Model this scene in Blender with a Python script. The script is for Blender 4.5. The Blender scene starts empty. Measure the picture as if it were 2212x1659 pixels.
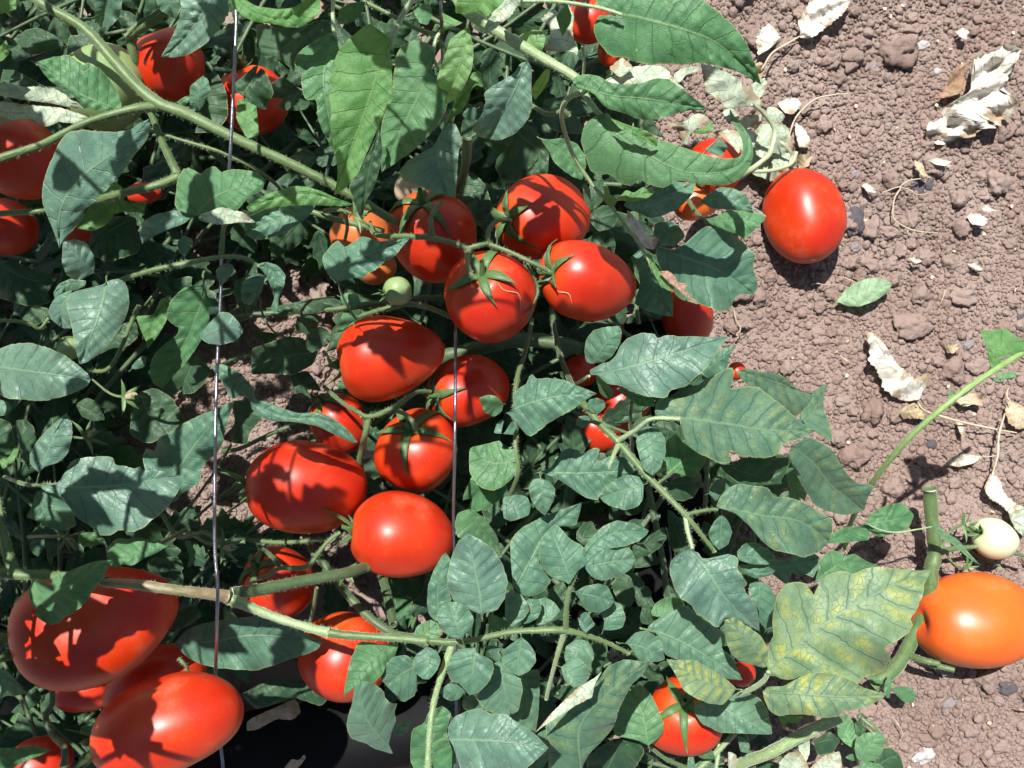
import bpy, math, random
import numpy as np
from mathutils import Vector, Matrix, noise as mnoise
rng = random.Random(11)
C = bpy.context.scene.collection
sc = bpy.context.scene
# ---------------------------------------------------------------- camera
CAMH, W0 = 0.75, 0.84
cam_d = bpy.data.cameras.new('camera'); cam = bpy.data.objects.new('camera', cam_d); C.objects.link(cam)
cam.location = (0, 0, CAMH); cam_d.sensor_width = 36; cam_d.lens = 36 * CAMH / W0
cam_d.clip_start = 0.01; cam_d.clip_end = 200
sc.camera = cam
# ---------------------------------------------------------------- light
SD = Vector((-0.17, 0.43, 0.90)).normalized()          # towards the sun
w = bpy.data.worlds.new('World'); sc.world = w; w.use_nodes = True
nt = w.node_tree; nt.nodes.clear()
sky = nt.nodes.new('ShaderNodeTexSky'); sky.sky_type = 'NISHITA'; sky.sun_disc = False
sky.sun_elevation = math.asin(SD.z); sky.sun_rotation = math.atan2(SD.x, SD.y)
sky.air_density = 1.2; sky.dust_density = 1.5
bg = nt.nodes.new('ShaderNodeBackground'); bg.inputs[1].default_value = 0.050
wo = nt.nodes.new('ShaderNodeOutputWorld')
nt.links.new(sky.outputs[0], bg.inputs[0]); nt.links.new(bg.outputs[0], wo.inputs[0])
sl = bpy.data.lights.new('sun', 'SUN'); sl.energy = 4.9; sl.angle = math.radians(0.55); sl.color = (1.0, 0.965, 0.91)
so = bpy.data.objects.new('sun', sl); C.objects.link(so)
so.rotation_euler = SD.to_track_quat('Z', 'Y').to_euler(); so.location = SD * 5
sc.view_settings.view_transform = 'Standard'; sc.view_settings.look = 'None'
sc.view_settings.exposure = 0.80; sc.view_settings.gamma = 1.0; sc.view_settings.use_curve_mapping = False
sc.render.engine = 'CYCLES'
sc.cycles.max_bounces = 4; sc.cycles.diffuse_bounces = 2; sc.cycles.glossy_bounces = 2; sc.cycles.transmission_bounces = 3; sc.cycles.adaptive_threshold = .03; sc.cycles.caustics_reflective = False; sc.cycles.caustics_refractive = False
# ---------------------------------------------------------------- helpers
def P(x, y, z):
    s = W0 / 2212.0 * (CAMH - z) / CAMH
    return ((x - 1106.0) * s, (829.5 - y) * s, z)
def tag(o, label=None, cat=None, group=None, kind=None):
    if label: o['label'] = label
    if cat: o['category'] = cat
    if group: o['group'] = group
    if kind: o['kind'] = kind
    return o
def mesh(name, v, f, mats, smooth=True, uvs=None, mi=None):
    me = bpy.data.meshes.new(name); me.from_pydata([tuple(map(float, p)) for p in v], [], f)
    for m in (mats if isinstance(mats, (list, tuple)) else [mats]): me.materials.append(m)
    if smooth: me.shade_smooth()
    if mi is not None: me.polygons.foreach_set('material_index', mi)
    if uvs:
        loops = np.empty(len(me.loops), dtype=np.int32); me.loops.foreach_get('vertex_index', loops)
        for k, uv in uvs.items():
            l = me.uv_layers.new(name=k)
            uv = np.asarray(uv, dtype=np.float32)
            if len(uv) == len(loops): l.data.foreach_set('uv', uv.ravel())
            else: l.data.foreach_set('uv', uv[loops].ravel())
    return me
def obj(name, me, parent=None):
    o = bpy.data.objects.new(name, me); C.objects.link(o)
    if parent is not None: o.parent = parent
    return o
def empty(name, loc=(0, 0, 0)):
    o = bpy.data.objects.new(name, None); C.objects.link(o); o.location = loc; o.empty_display_size = .02
    return o
def crs(pts, n):
    """Catmull-Rom through pts, n samples spaced evenly by length."""
    pts = np.asarray(pts, float)
    if len(pts) == 2:
        t = np.linspace(0, 1, n)[:, None]; return pts[0] * (1 - t) + pts[1] * t
    p = np.vstack([2 * pts[0] - pts[1], pts, 2 * pts[-1] - pts[-2]])
    out = []
    for i in range(1, len(p) - 2):
        for t in np.linspace(0, 1, 14, endpoint=False):
            a, b, c, d = p[i-1], p[i], p[i+1], p[i+2]
            out.append(.5 * ((2*b) + (-a + c)*t + (2*a - 5*b + 4*c - d)*t*t + (-a + 3*b - 3*c + d)*t**3))
    out.append(p[-2]); out = np.array(out)
    d = np.r_[0, np.cumsum(np.linalg.norm(np.diff(out[:, :2], axis=0), axis=1))]
    s = np.linspace(0, d[-1], n)
    return np.stack([np.interp(s, d, out[:, k]) for k in range(out.shape[1])], 1)
# ---------------------------------------------------------------- materials
class NT:
    def __init__(s, name):
        s.m = bpy.data.materials.new(name); s.m.use_nodes = True; s.t = s.m.node_tree; s.t.nodes.clear()
        s.out = s.n('ShaderNodeOutputMaterial')
    def n(s, ty, **kw):
        x = s.t.nodes.new(ty)
        for k, v in kw.items():
            if k.startswith('i_'):
                x.inputs[k[2:].replace('_', ' ')].default_value = v
            else: setattr(x, k, v)
        return x
    def l(s, a, b): s.t.links.new(a, b); return b
    def math(s, op, a, b=0.0, c=None, clamp=False):
        x = s.n('ShaderNodeMath', operation=op); x.use_clamp = clamp
        for i, q in enumerate([a, b] + ([c] if c is not None else [])):
            if isinstance(q, (int, float)): x.inputs[i].default_value = q
            else: s.l(q, x.inputs[i])
        return x.outputs[0]
    def step(s, v, lo, hi):
        x = s.n('ShaderNodeMapRange', interpolation_type='SMOOTHSTEP'); s.l(v, x.inputs[0])
        x.inputs[1].default_value = lo; x.inputs[2].default_value = hi; x.inputs[3].default_value = 0; x.inputs[4].default_value = 1
        return x.outputs[0]
    def mix(s, f, a, b, bt='MIX'):
        x = s.n('ShaderNodeMix', data_type='RGBA', blend_type=bt)
        for i, q in ((0, f), (6, a), (7, b)):
            if isinstance(q, (int, float)): x.inputs[i].default_value = q
            elif isinstance(q, tuple): x.inputs[i].default_value = (*q, 1)
            else: s.l(q, x.inputs[i])
        return x.outputs[2]
    def noise(s, vec, scale, detail=3, rough=.55, dim='3D'):
        x = s.n('ShaderNodeTexNoise'); x.inputs['Scale'].default_value = scale; x.inputs['Detail'].default_value = detail
        x.inputs['Roughness'].default_value = rough
        if vec is not None: s.l(vec, x.inputs['Vector'])
        return x.outputs[0]
    def bump(s, h, strength, dist, nrm=None):
        x = s.n('ShaderNodeBump'); x.inputs['Strength'].default_value = strength; x.inputs['Distance'].default_value = dist
        s.l(h, x.inputs['Height'])
        if nrm is not None: s.l(nrm, x.inputs['Normal'])
        return x.outputs[0]
def hsv(c, dh=0, ds=1, dv=1):
    import colorsys
    h, s_, v = colorsys.rgb_to_hsv(*c); return colorsys.hsv_to_rgb((h + dh) % 1, min(1, s_*ds), v*dv)
def leaf_mat(name, base, vein, trans, tw=.3, yellow=0, rough=.52, spec=.4, sheen=.16, brown=0.0, tert=.26, cr=0, pale=None):
    s = NT(name)
    uv = s.n('ShaderNodeUVMap', uv_map='vein').outputs[0]
    fl = s.n('ShaderNodeUVMap', uv_map='flat').outputs[0]
    sep = s.n('ShaderNodeSeparateXYZ'); s.l(uv, sep.inputs[0])
    tc = s.n('ShaderNodeTexCoord').outputs['Object']
    oi = s.n('ShaderNodeObjectInfo').outputs['Random']
    off = s.n('ShaderNodeVectorMath', operation='ADD'); s.l(fl, off.inputs[0])
    cx = s.n('ShaderNodeCombineXYZ'); s.l(s.math('MULTIPLY', oi, 37.0), cx.inputs[0]); s.l(s.math('MULTIPLY', oi, 91.0), cx.inputs[2]); s.l(cx.outputs[0], off.inputs[1])
    fo = off.outputs[0]
    wob = s.math('MULTIPLY', s.math('SUBTRACT', s.noise(fo, .8, 3), .5), .62)
    ph = s.math('FRACT', s.math('ADD', sep.outputs[0], wob))
    dm = s.math('MINIMUM', ph, s.math('SUBTRACT', 1.0, ph))
    av = s.math('ABSOLUTE', sep.outputs[1])
    sec = s.math('SUBTRACT', 1.0, s.step(dm, .008, .05))
    mid = s.math('SUBTRACT', 1.0, s.step(av, .012, .06))
    vo = s.n('ShaderNodeTexVoronoi', feature='DISTANCE_TO_EDGE'); vo.inputs['Scale'].default_value = 2.6
    wv = s.n('ShaderNodeTexNoise'); wv.inputs['Scale'].default_value = 1.6; s.l(fo, wv.inputs['Vector'])
    wa = s.n('ShaderNodeVectorMath', operation='MULTIPLY_ADD'); s.l(wv.outputs['Color'], wa.inputs[0]); wa.inputs[1].default_value = (.5, .5, 0); s.l(fo, wa.inputs[2]); s.l(wa.outputs[0], vo.inputs['Vector'])
    te = s.math('SUBTRACT', 1.0, s.step(vo.outputs['Distance'], .0, .055))
    n1 = s.noise(fo, .9, 4); n2 = s.noise(fo, 14, 3, .7)
    # colour
    c = s.mix(s.step(n1, .3, .7), hsv(base, .012, 1.05, .78), hsv(base, -.012, .95, 1.22))
    c = s.mix(s.math('MULTIPLY', s.math('SUBTRACT', oi, .5, clamp=True), .9), c, hsv(base, -.03, .8, 1.35))
    if yellow:
        pil = s.step(dm, .04, .40)
        pn = s.step(s.noise(fo, .8, 3), .36, .66)
        yy = s.math('MULTIPLY', s.math('MULTIPLY', pil, pn), s.math('SUBTRACT', 1.0, te)); yy = s.math('MULTIPLY', yy, yellow, clamp=True)
        c = s.mix(yy, c, (.36, .38, .075))
    c = s.mix(s.math('MULTIPLY', te, tert), c, hsv(base, 0, 1.1, .5))
    c = s.mix(s.math('MULTIPLY', sec, .5), c, hsv(base, 0, 1.1, .42))  # groove shading along the side veins put into the colour
    c = s.mix(s.math('MULTIPLY', mid, .75), c, vein)
    c = s.mix(s.math('MULTIPLY', s.step(n2, .60, .72), .28), c, hsv(base, -.01, .6, 2.0))
    sp = s.step(s.noise(fo, 2.6, 2, .5), .755, .79)
    c = s.mix(s.math('MULTIPLY', sp, .75), c, (.42, .44, .28))
    rim = s.step(av, .955, .99)
    c = s.mix(s.math('MULTIPLY', rim, .55), c, (.28, .33, .12))
    if brown:
        bn = s.step(s.math('ADD', s.noise(fo, .7, 5, .65), s.math('MULTIPLY', av, .12)), .62 - .1*brown, .72 - .1*brown)
        c = s.mix(s.math('MULTIPLY', bn, .9), c, (.33, .24, .15))
    ht = s.math('SUBTRACT', s.math('MULTIPLY', n2, .25), s.math('ADD', s.math('ADD', s.math('MULTIPLY', te, .30), s.math('MULTIPLY', sec, .8)), s.math('MULTIPLY', mid, -.6)))
    nb = s.bump(ht, .7, .0005)
    if cr: nb = s.bump(s.noise(fo, 1.6, 4, .55), .8, .0022*cr, nb)
    pb = s.n('ShaderNodeBsdfPrincipled'); s.l(c, pb.inputs['Base Color']); s.l(nb, pb.inputs['Normal'])
    s.l(s.math('ADD', s.math('MULTIPLY', n2, .16), rough - .08), pb.inputs['Roughness'])
    pb.inputs['Specular IOR Level'].default_value = spec
    pb.inputs['Sheen Weight'].default_value = sheen; pb.inputs['Sheen Roughness'].default_value = .45
    pb.inputs['Sheen Tint'].default_value = (.8, .95, 1, 1)
    tr = s.n('ShaderNodeBsdfTranslucent'); s.l(nb, tr.inputs[0+1])
    tcol = s.mix(.55, c, trans); s.l(tcol, tr.inputs[0])
    mx = s.n('ShaderNodeMixShader'); mx.inputs[0].default_value = tw
    s.l(pb.outputs[0], mx.inputs[1]); s.l(tr.outputs[0], mx.inputs[2]); s.l(mx.outputs[0], s.out.inputs[0])
    return s.m
ML = {
 'b': leaf_mat('leaf blue green', (.080, .182, .118), (.17, .28, .15), (.16, .40, .03), .22, spec=.42, rough=.5),
 'g': leaf_mat('leaf green', (.070, .195, .082), (.17, .28, .13), (.16, .42, .02), .28),
 'd': leaf_mat('leaf shade darkened', (.030, .080, .036), (.10, .17, .08), (.12, .34, .02), .22),  # base darkened to put deep canopy shade into the colour
 'l': leaf_mat('leaf young green', (.140, .33, .115), (.22, .36, .14), (.26, .58, .02), .48),
 'y': leaf_mat('leaf yellowing', (.135, .23, .125), (.17, .27, .17), (.28, .42, .04), .25, yellow=.75, tert=.15, rough=.5),
 'Y': leaf_mat('leaf slightly yellow', (.076, .168, .106), (.15, .25, .14), (.20, .42, .04), .25, yellow=.22, tert=.3),
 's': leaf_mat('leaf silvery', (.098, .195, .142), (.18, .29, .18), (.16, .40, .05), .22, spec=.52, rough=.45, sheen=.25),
 'w': leaf_mat('leaf wilted pale', (.40, .49, .36), (.46, .54, .38), (.35, .45, .15), .22, brown=.25, rough=.6, sheen=.1, tert=.6, cr=.25),
 'p': leaf_mat('leaf dried paper', (.62, .59, .51), (.52, .46, .36), (.5, .45, .3), .15, brown=.32, rough=.75, sheen=0, spec=.2, tert=.12, cr=.6),
 't': leaf_mat('leaf dried tan', (.47, .38, .25), (.42, .32, .2), (.5, .35, .2), .15, brown=.3, rough=.75, sheen=0, spec=.2, tert=.3, cr=.6),
 'n': leaf_mat('leaf dried brown', (.30, .19, .12), (.36, .25, .16), (.4, .25, .1), .15, brown=.2, rough=.75, sheen=0, spec=.2, tert=.3, cr=.5),
 'f': leaf_mat('fallen leaf underside', (.24, .38, .22), (.34, .46, .28), (.3, .5, .1), .25, tert=.3, rough=.6),
 'k': leaf_mat('weed leaf', (.10, .24, .11), (.2, .34, .16), (.2, .5, .05), .25, tert=.25, rough=.5),
}
def stem_mat(name, c1, c2, rough=.5, spots=.5, sheen=.5):
    s = NT(name); tc = s.n('ShaderNodeTexCoord').outputs['Object']
    n1 = s.noise(tc, 40, 4); n2 = s.noise(tc, 900, 2)
    uvn = s.n('ShaderNodeUVMap', uv_map='tube').outputs[0]
    mp = s.n('ShaderNodeMapping'); mp.inputs['Scale'].default_value = (7, 1.2, 1); s.l(uvn, mp.inputs[0])
    st = s.noise(mp.outputs[0], 1.4, 3)
    c = s.mix(s.step(n1, .35, .68), c1, c2)
    c = s.mix(s.math('MULTIPLY', s.step(st, .42, .62), .45), c, hsv(c1, -.02, .75, 1.5))
    c = s.mix(s.math('MULTIPLY', s.step(n2, .55, .68), spots), c, hsv(c2, 0, .5, 1.7))
    pb = s.n('ShaderNodeBsdfPrincipled'); s.l(c, pb.inputs['Base Color']); pb.inputs['Roughness'].default_value = rough
    pb.inputs['Sheen Weight'].default_value = sheen; pb.inputs['Sheen Roughness'].default_value = .35
    pb.inputs['Sheen Tint'].default_value = (.85, 1, .85, 1)
    h = s.math('ADD', s.math('MULTIPLY', st, 1.0), s.math('MULTIPLY', n2, .3))
    s.l(s.bump(h, .7, .0005), pb.inputs['Normal']); s.l(pb.outputs[0], s.out.inputs[0]); return s.m
MS = {
 's': stem_mat('stem green', (.070, .125, .036), (.10, .165, .055), spots=.25, sheen=.3),
 'c': stem_mat('calyx green', (.050, .115, .028), (.075, .15, .04), spots=.2, sheen=.15),
 'd': stem_mat('stem dark green', (.045, .085, .03), (.065, .11, .04), spots=.25, sheen=.3),
 'l': stem_mat('stem pale green', (.20, .29, .13), (.26, .35, .18)),
 'L': stem_mat('stem light green', (.17, .26, .10), (.23, .31, .15)),  # lighter green used for the pale stems
 'm': stem_mat('bindweed stem', (.16, .27, .07), (.19, .30, .10), spots=.1, sheen=.1),
 'n': stem_mat('stem brown dry', (.22, .16, .085), (.14, .14, .06)),
 'p': stem_mat('dry straw', (.46, .38, .27), (.40, .31, .2), spots=.1, sheen=0),
 'r': stem_mat('dry brown stalk', (.20, .13, .08), (.28, .2, .12), spots=.1, sheen=0),
}
def fruit_mat(name, c1, c2, shoulder, speck=.35, rough=.40, sss=.12):
    s = NT(name); tc = s.n('ShaderNodeTexCoord').outputs['Object']
    g = s.n('ShaderNodeUVMap', uv_map='fruit').outputs[0]
    sep = s.n('ShaderNodeSeparateXYZ'); s.l(g, sep.inputs[0])
    oi = s.n('ShaderNodeObjectInfo').outputs['Random']
    n1 = s.noise(tc, 18, 3); n2 = s.noise(tc, 1500, 2, .6); n3 = s.noise(tc, 60, 4)
    c = s.mix(s.step(n1, .32, .68), c1, c2)
    c = s.mix(s.math('MULTIPLY', s.math('SUBTRACT', 1.0, s.step(s.math('ADD', sep.outputs[1], s.math('MULTIPLY', n3, .14)), .06, .36)), .6), c, shoulder)
    c = s.mix(s.math('MULTIPLY', oi, .35), c, hsv(c1, -.006, 1, .82))
    c = s.mix(s.math('MULTIPLY', s.step(n2, .66, .74), speck), c, hsv(c2, .02, .75, 1.5))
    n5 = s.noise(tc, 35, 6, .7)
    c = s.mix(s.math('MULTIPLY', s.step(n5, .52, .78), .16), c, (.55, .40, .30))
    pb = s.n('ShaderNodeBsdfPrincipled'); s.l(c, pb.inputs['Base Color'])
    s.l(s.math('ADD', s.math('MULTIPLY', n5, .30), rough - .15), pb.inputs['Roughness'])
    pb.inputs['Specular IOR Level'].default_value = .5
    pass
    pass
    pb.inputs['Coat Weight'].default_value = .05; pb.inputs['Coat Roughness'].default_value = .12
    s.l(s.bump(s.math('ADD', s.math('MULTIPLY', n2, .06), s.noise(tc, 55, 2)), .35, .0008), pb.inputs['Normal'])
    s.l(pb.outputs[0], s.out.inputs[0]); return s.m
MF = {
 'r': fruit_mat('tomato skin red', (.46, .017, .003), (.60, .048, .005), (.62, .12, .012)),
 'o': fruit_mat('tomato skin orange', (.70, .115, .012), (.74, .15, .016), (.60, .05, .01)),
 'O': fruit_mat('tomato skin turning', (.56, .13, .03), (.60, .17, .04), (.45, .2, .06)),
 'g': fruit_mat('tomato skin green', (.20, .30, .12), (.25, .34, .14), (.13, .23, .07), sss=.2),
 'w': fruit_mat('tomato skin whitish green', (.60, .66, .42), (.66, .70, .46), (.35, .5, .2), sss=.2),
 'q': fruit_mat('tomato skin dull pale', (.42, .36, .25), (.48, .38, .28), (.4, .42, .25), sss=.2),
}
def simple_mat(name, col, rough=.6, metal=0, nscale=60, var=.25, bump=.3, spec=.5):
    s = NT(name); tc = s.n('ShaderNodeTexCoord').outputs['Object']; n = s.noise(tc, nscale, 5, .6)
    pb = s.n('ShaderNodeBsdfPrincipled'); s.l(s.mix(n, hsv(col, 0, 1, 1-var), hsv(col, 0, .9, 1+var)), pb.inputs['Base Color'])
    pb.inputs['Roughness'].default_value = rough; pb.inputs['Metallic'].default_value = metal; pb.inputs['Specular IOR Level'].default_value = spec
    s.l(s.bump(n, bump, .001), pb.inputs['Normal']); s.l(pb.outputs[0], s.out.inputs[0]); return s.m
M_wire = simple_mat('galvanised wire', (.26, .27, .32), .30, .9, 300, .5, .3)
M_black = simple_mat('black plastic', (.005, .005, .006), .7, 0, 90, .3, .15, .12)  # black plastic, made darker still to carry the shade over it
M_scar = simple_mat('corky scar', (.42, .30, .14), .8, 0, 900)
M_scar2 = simple_mat('pale blossom scar', (.55, .45, .30), .8, 0, 900)
M_flower = simple_mat('withered flower', (.34, .24, .16), .8, 0, 500)
M_hair = simple_mat('plant hairs', (.40, .48, .32), .5, 0, 50, .1, 0)
def soil_mat(name, k=1.0):
    s = NT(name); g = s.n('ShaderNodeNewGeometry').outputs['Position']; oi = s.n('ShaderNodeObjectInfo').outputs['Random']
    n1 = s.noise(g, 22, 4); n2 = s.noise(g, 420, 4, .7); n3 = s.noise(g, 1500, 3, .7); n4 = s.noise(g, 5, 3)
    a, b = (.232*k, .168*k, .142*k), (.335*k, .255*k, .224*k)
    c = s.mix(s.step(n1, .3, .7), a, b)
    c = s.mix(s.step(n4, .35, .65), c, s.mix(.5, c, (.24*k, .163*k, .130*k)))
    c = s.mix(s.math('MULTIPLY', oi, .5), c, (.37*k, .288*k, .255*k))
    c = s.mix(s.math('MULTIPLY', s.step(n2, .5, .75), .35), c, (.17*k, .115*k, .092*k))
    c = s.mix(s.math('MULTIPLY', s.step(n3, .68, .74), .3), c, (.44, .38, .33))
    pb = s.n('ShaderNodeBsdfPrincipled'); s.l(c, pb.inputs['Base Color']); pb.inputs['Roughness'].default_value = .95
    pb.inputs['Specular IOR Level'].default_value = .12
    h = s.math('ADD', s.math('MULTIPLY', n2, 1.0), s.math('MULTIPLY', n3, .45))
    s.l(s.bump(h, 1.0, .0016), pb.inputs['Normal']); s.l(pb.outputs[0], s.out.inputs[0]); return s.m
M_soil = soil_mat('dry crumbly soil')
M_stone_d = simple_mat('dark grey stone', (.115, .105, .115), .85, 0, 250, .45, .8, .2)
M_stone_w = simple_mat('pale stone', (.55, .53, .52), .85, 0, 250, .25, .8, .2)
M_stone_v = simple_mat('purplish stone', (.30, .25, .26), .85, 0, 250, .35, .8, .2)
# ---------------------------------------------------------------- ground
def gh(x, y):
    """height of the soil surface"""
    x = np.asarray(x, float); y = np.asarray(y, float)
    h = .005*np.sin(7.3*x + 1.1*np.sin(5*y)) + .004*np.sin(9.1*y + 2 + 1.5*np.sin(6*x)) + .0022*np.sin(31*x + 17*y) + .0018*np.sin(23*x - 37*y + 1)
    return h * np.clip(2.0 - np.hypot(x, y), .0, 1.0)
def build_ground():
    inn = np.linspace(-.85, .85, 300); o = .85 + np.geomspace(.01, 60, 26)
    xs = np.r_[-o[::-1], inn, o]; ys = xs.copy(); n = len(xs)
    X, Y = np.meshgrid(xs, ys); Z = gh(X, Y)
    for k, (i, j) in enumerate(((0, 0), (3, 1))): pass
    r = np.random.RandomState(3); Z[27:-27, 27:-27] += r.randn(n-54, n-54)*.0006
    v = np.stack([X.ravel(), Y.ravel(), Z.ravel()], 1)
    idx = np.arange(n*n).reshape(n, n)
    f = np.stack([idx[:-1, :-1], idx[:-1, 1:], idx[1:, 1:], idx[1:, :-1]], -1).reshape(-1, 4).tolist()
    o_ = obj('ground', mesh('ground', v, f, M_soil)); tag(o_, 'bare brown crumbly soil of the vegetable bed', None, None, 'structure')
build_ground()
def lump(seed, sub, rough=.35, flat=.8, mat=None, name='clod', f2=2.3):
    import bmesh
    bm = bmesh.new(); bmesh.ops.create_icosphere(bm, subdivisions=sub, radius=1.0)
    off = Vector((seed*13.7, seed*5.1, -seed*7.7))
    for v in bm.verts:
        p = v.co.normalized()
        d = 1 + rough*mnoise.noise(p*1.1 + off)*1.2 + rough*.7*mnoise.noise(p*f2 + off) + rough*.45*mnoise.noise(p*5.5 + off) + rough*.25*mnoise.noise(p*12 + off)
        v.co = p*d; v.co.z *= flat
    me = bpy.data.meshes.new(name); bm.to_mesh(me); bm.free(); me.materials.append(mat or M_soil); me.shade_smooth(); return me
crumbcol = bpy.data.collections.new('crumb shapes')
for i in range(10):
    oo = bpy.data.objects.new('crumb_%02d' % i, lump(i+1, 3 if i < 6 else 4, .30 if i < 6 else .36, .88)); crumbcol.objects.link(oo)
def scatter(name, pts, scl, idx, label, seed=0):
    r = np.random.RandomState(seed)
    me = bpy.data.meshes.new(name); me.from_pydata(pts.tolist(), [], [])
    a = me.attributes.new('scl', 'FLOAT', 'POINT'); a.data.foreach_set('value', scl.astype(np.float32))
    a = me.attributes.new('idx', 'INT', 'POINT'); a.data.foreach_set('value', idx.astype(np.int32))
    a = me.attributes.new('rot', 'FLOAT_VECTOR', 'POINT'); rt = np.stack([r.uniform(-.5, .5, len(pts)), r.uniform(-.5, .5, len(pts)), r.uniform(0, 6.28, len(pts))], 1)
    a.data.foreach_set('vector', rt.astype(np.float32).ravel())
    me.materials.append(M_soil)
    o = obj(name, me); tag(o, label, None, None, 'stuff')
    g = bpy.data.node_groups.new(name, 'GeometryNodeTree')
    g.interface.new_socket('Geometry', in_out='INPUT', socket_type='NodeSocketGeometry'); g.interface.new_socket('Geometry', in_out='OUTPUT', socket_type='NodeSocketGeometry')
    N = g.nodes; gi = N.new('NodeGroupInput'); go = N.new('NodeGroupOutput')
    ci = N.new('GeometryNodeCollectionInfo'); ci.inputs[0].default_value = crumbcol; ci.inputs[1].default_value = True; ci.inputs[2].default_value = True
    ip = N.new('GeometryNodeInstanceOnPoints'); ip.inputs['Pick Instance'].default_value = True
    def att(nm, ty):
        x = N.new('GeometryNodeInputNamedAttribute'); x.data_type = ty; x.inputs[0].default_value = nm; return x.outputs[0]
    L = g.links
    L.new(gi.outputs[0], ip.inputs['Points']); L.new(ci.outputs[0], ip.inputs['Instance']); L.new(att('idx', 'INT'), ip.inputs['Instance Index'])
    e2r = N.new('FunctionNodeEulerToRotation'); L.new(att('rot', 'FLOAT_VECTOR'), e2r.inputs[0]); L.new(e2r.outputs[0], ip.inputs['Rotation'])
    L.new(att('scl', 'FLOAT'), ip.inputs['Scale']); L.new(ip.outputs[0], go.inputs[0])
    md = o.modifiers.new('scatter', 'NODES'); md.node_group = g
    return o
def soil_points():
    r = np.random.RandomState(5); X_, Y_, S_ = [], [], []
    grid = {}; cell = .006
    def inbox(x, y): return x > .09 or (-.37 < x < -.09 and -.17 < y < .13)
    def try_put(x, y, s, tight):
        gx, gy = int(x/cell+500), int(y/cell+500); k = 1 if s < .005 else 4
        for a in range(gx-k, gx+k+1):
            for b in range(gy-k, gy+k+1):
                for (u, v, t) in grid.get((a, b), ()):
                    if (u-x)**2 + (v-y)**2 < (tight*(s+t))**2: return
        grid.setdefault((gx, gy), []).append((x, y, s)); X_.append(x); Y_.append(y); S_.append(s)
    for n, a, b, tight in ((40, .0085, .0125, .8), (520, .0048, .0085, .80), (5200, .0030, .0048, .78), (26000, .0019, .0030, .76), (52000, .0012, .0019, .74)):
        xs = r.uniform(-.62, .66, n*2); ys = r.uniform(-.52, .52, n*2); ss = r.uniform(0, 1, n*2)**1.6*(b-a)+a; kk = r.uniform(-2.4, 1.6, n*2)
        c = 0
        for x, y, s, q in zip(xs.tolist(), ys.tolist(), ss.tolist(), kk.tolist()):
            if not inbox(x, y):
                if r.rand() > .12: continue
            # bigger crumbs gather in patches, fine tilth between
            if s > .003 and math.sin(23*x+11*y)+math.sin(-13*x+29*y+2)+.8*math.sin(47*x+3)*math.sin(41*y) < q: continue
            try_put(x, y, s, tight); c += 1
            if c >= n: break
    X, Y, S = map(np.array, (X_, Y_, S_)); Z = gh(X, Y) + S*r.uniform(-.05, .45, len(S))
    m = 90000; x = np.r_[r.uniform(.09, .66, m), r.uniform(-.37, -.09, m//6)]; y = np.r_[r.uniform(-.52, .52, m), r.uniform(-.17, .13, m//6)]
    s = r.uniform(.0005, .0012, len(x)); X = np.r_[X, x]; Y = np.r_[Y, y]; S = np.r_[S, s]; Z = np.r_[Z, gh(x, y) + s*r.uniform(0, 1.2, len(x))]
    I = np.where(S > .0045, r.randint(6, 10, len(S)), r.randint(0, 6, len(S)))
    return np.stack([X, Y, Z], 1), S, I
_p, _s, _i = soil_points()
scatter('soil_crumbs', _p, _s, _i, 'small dry soil crumbs covering the bed')
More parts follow.
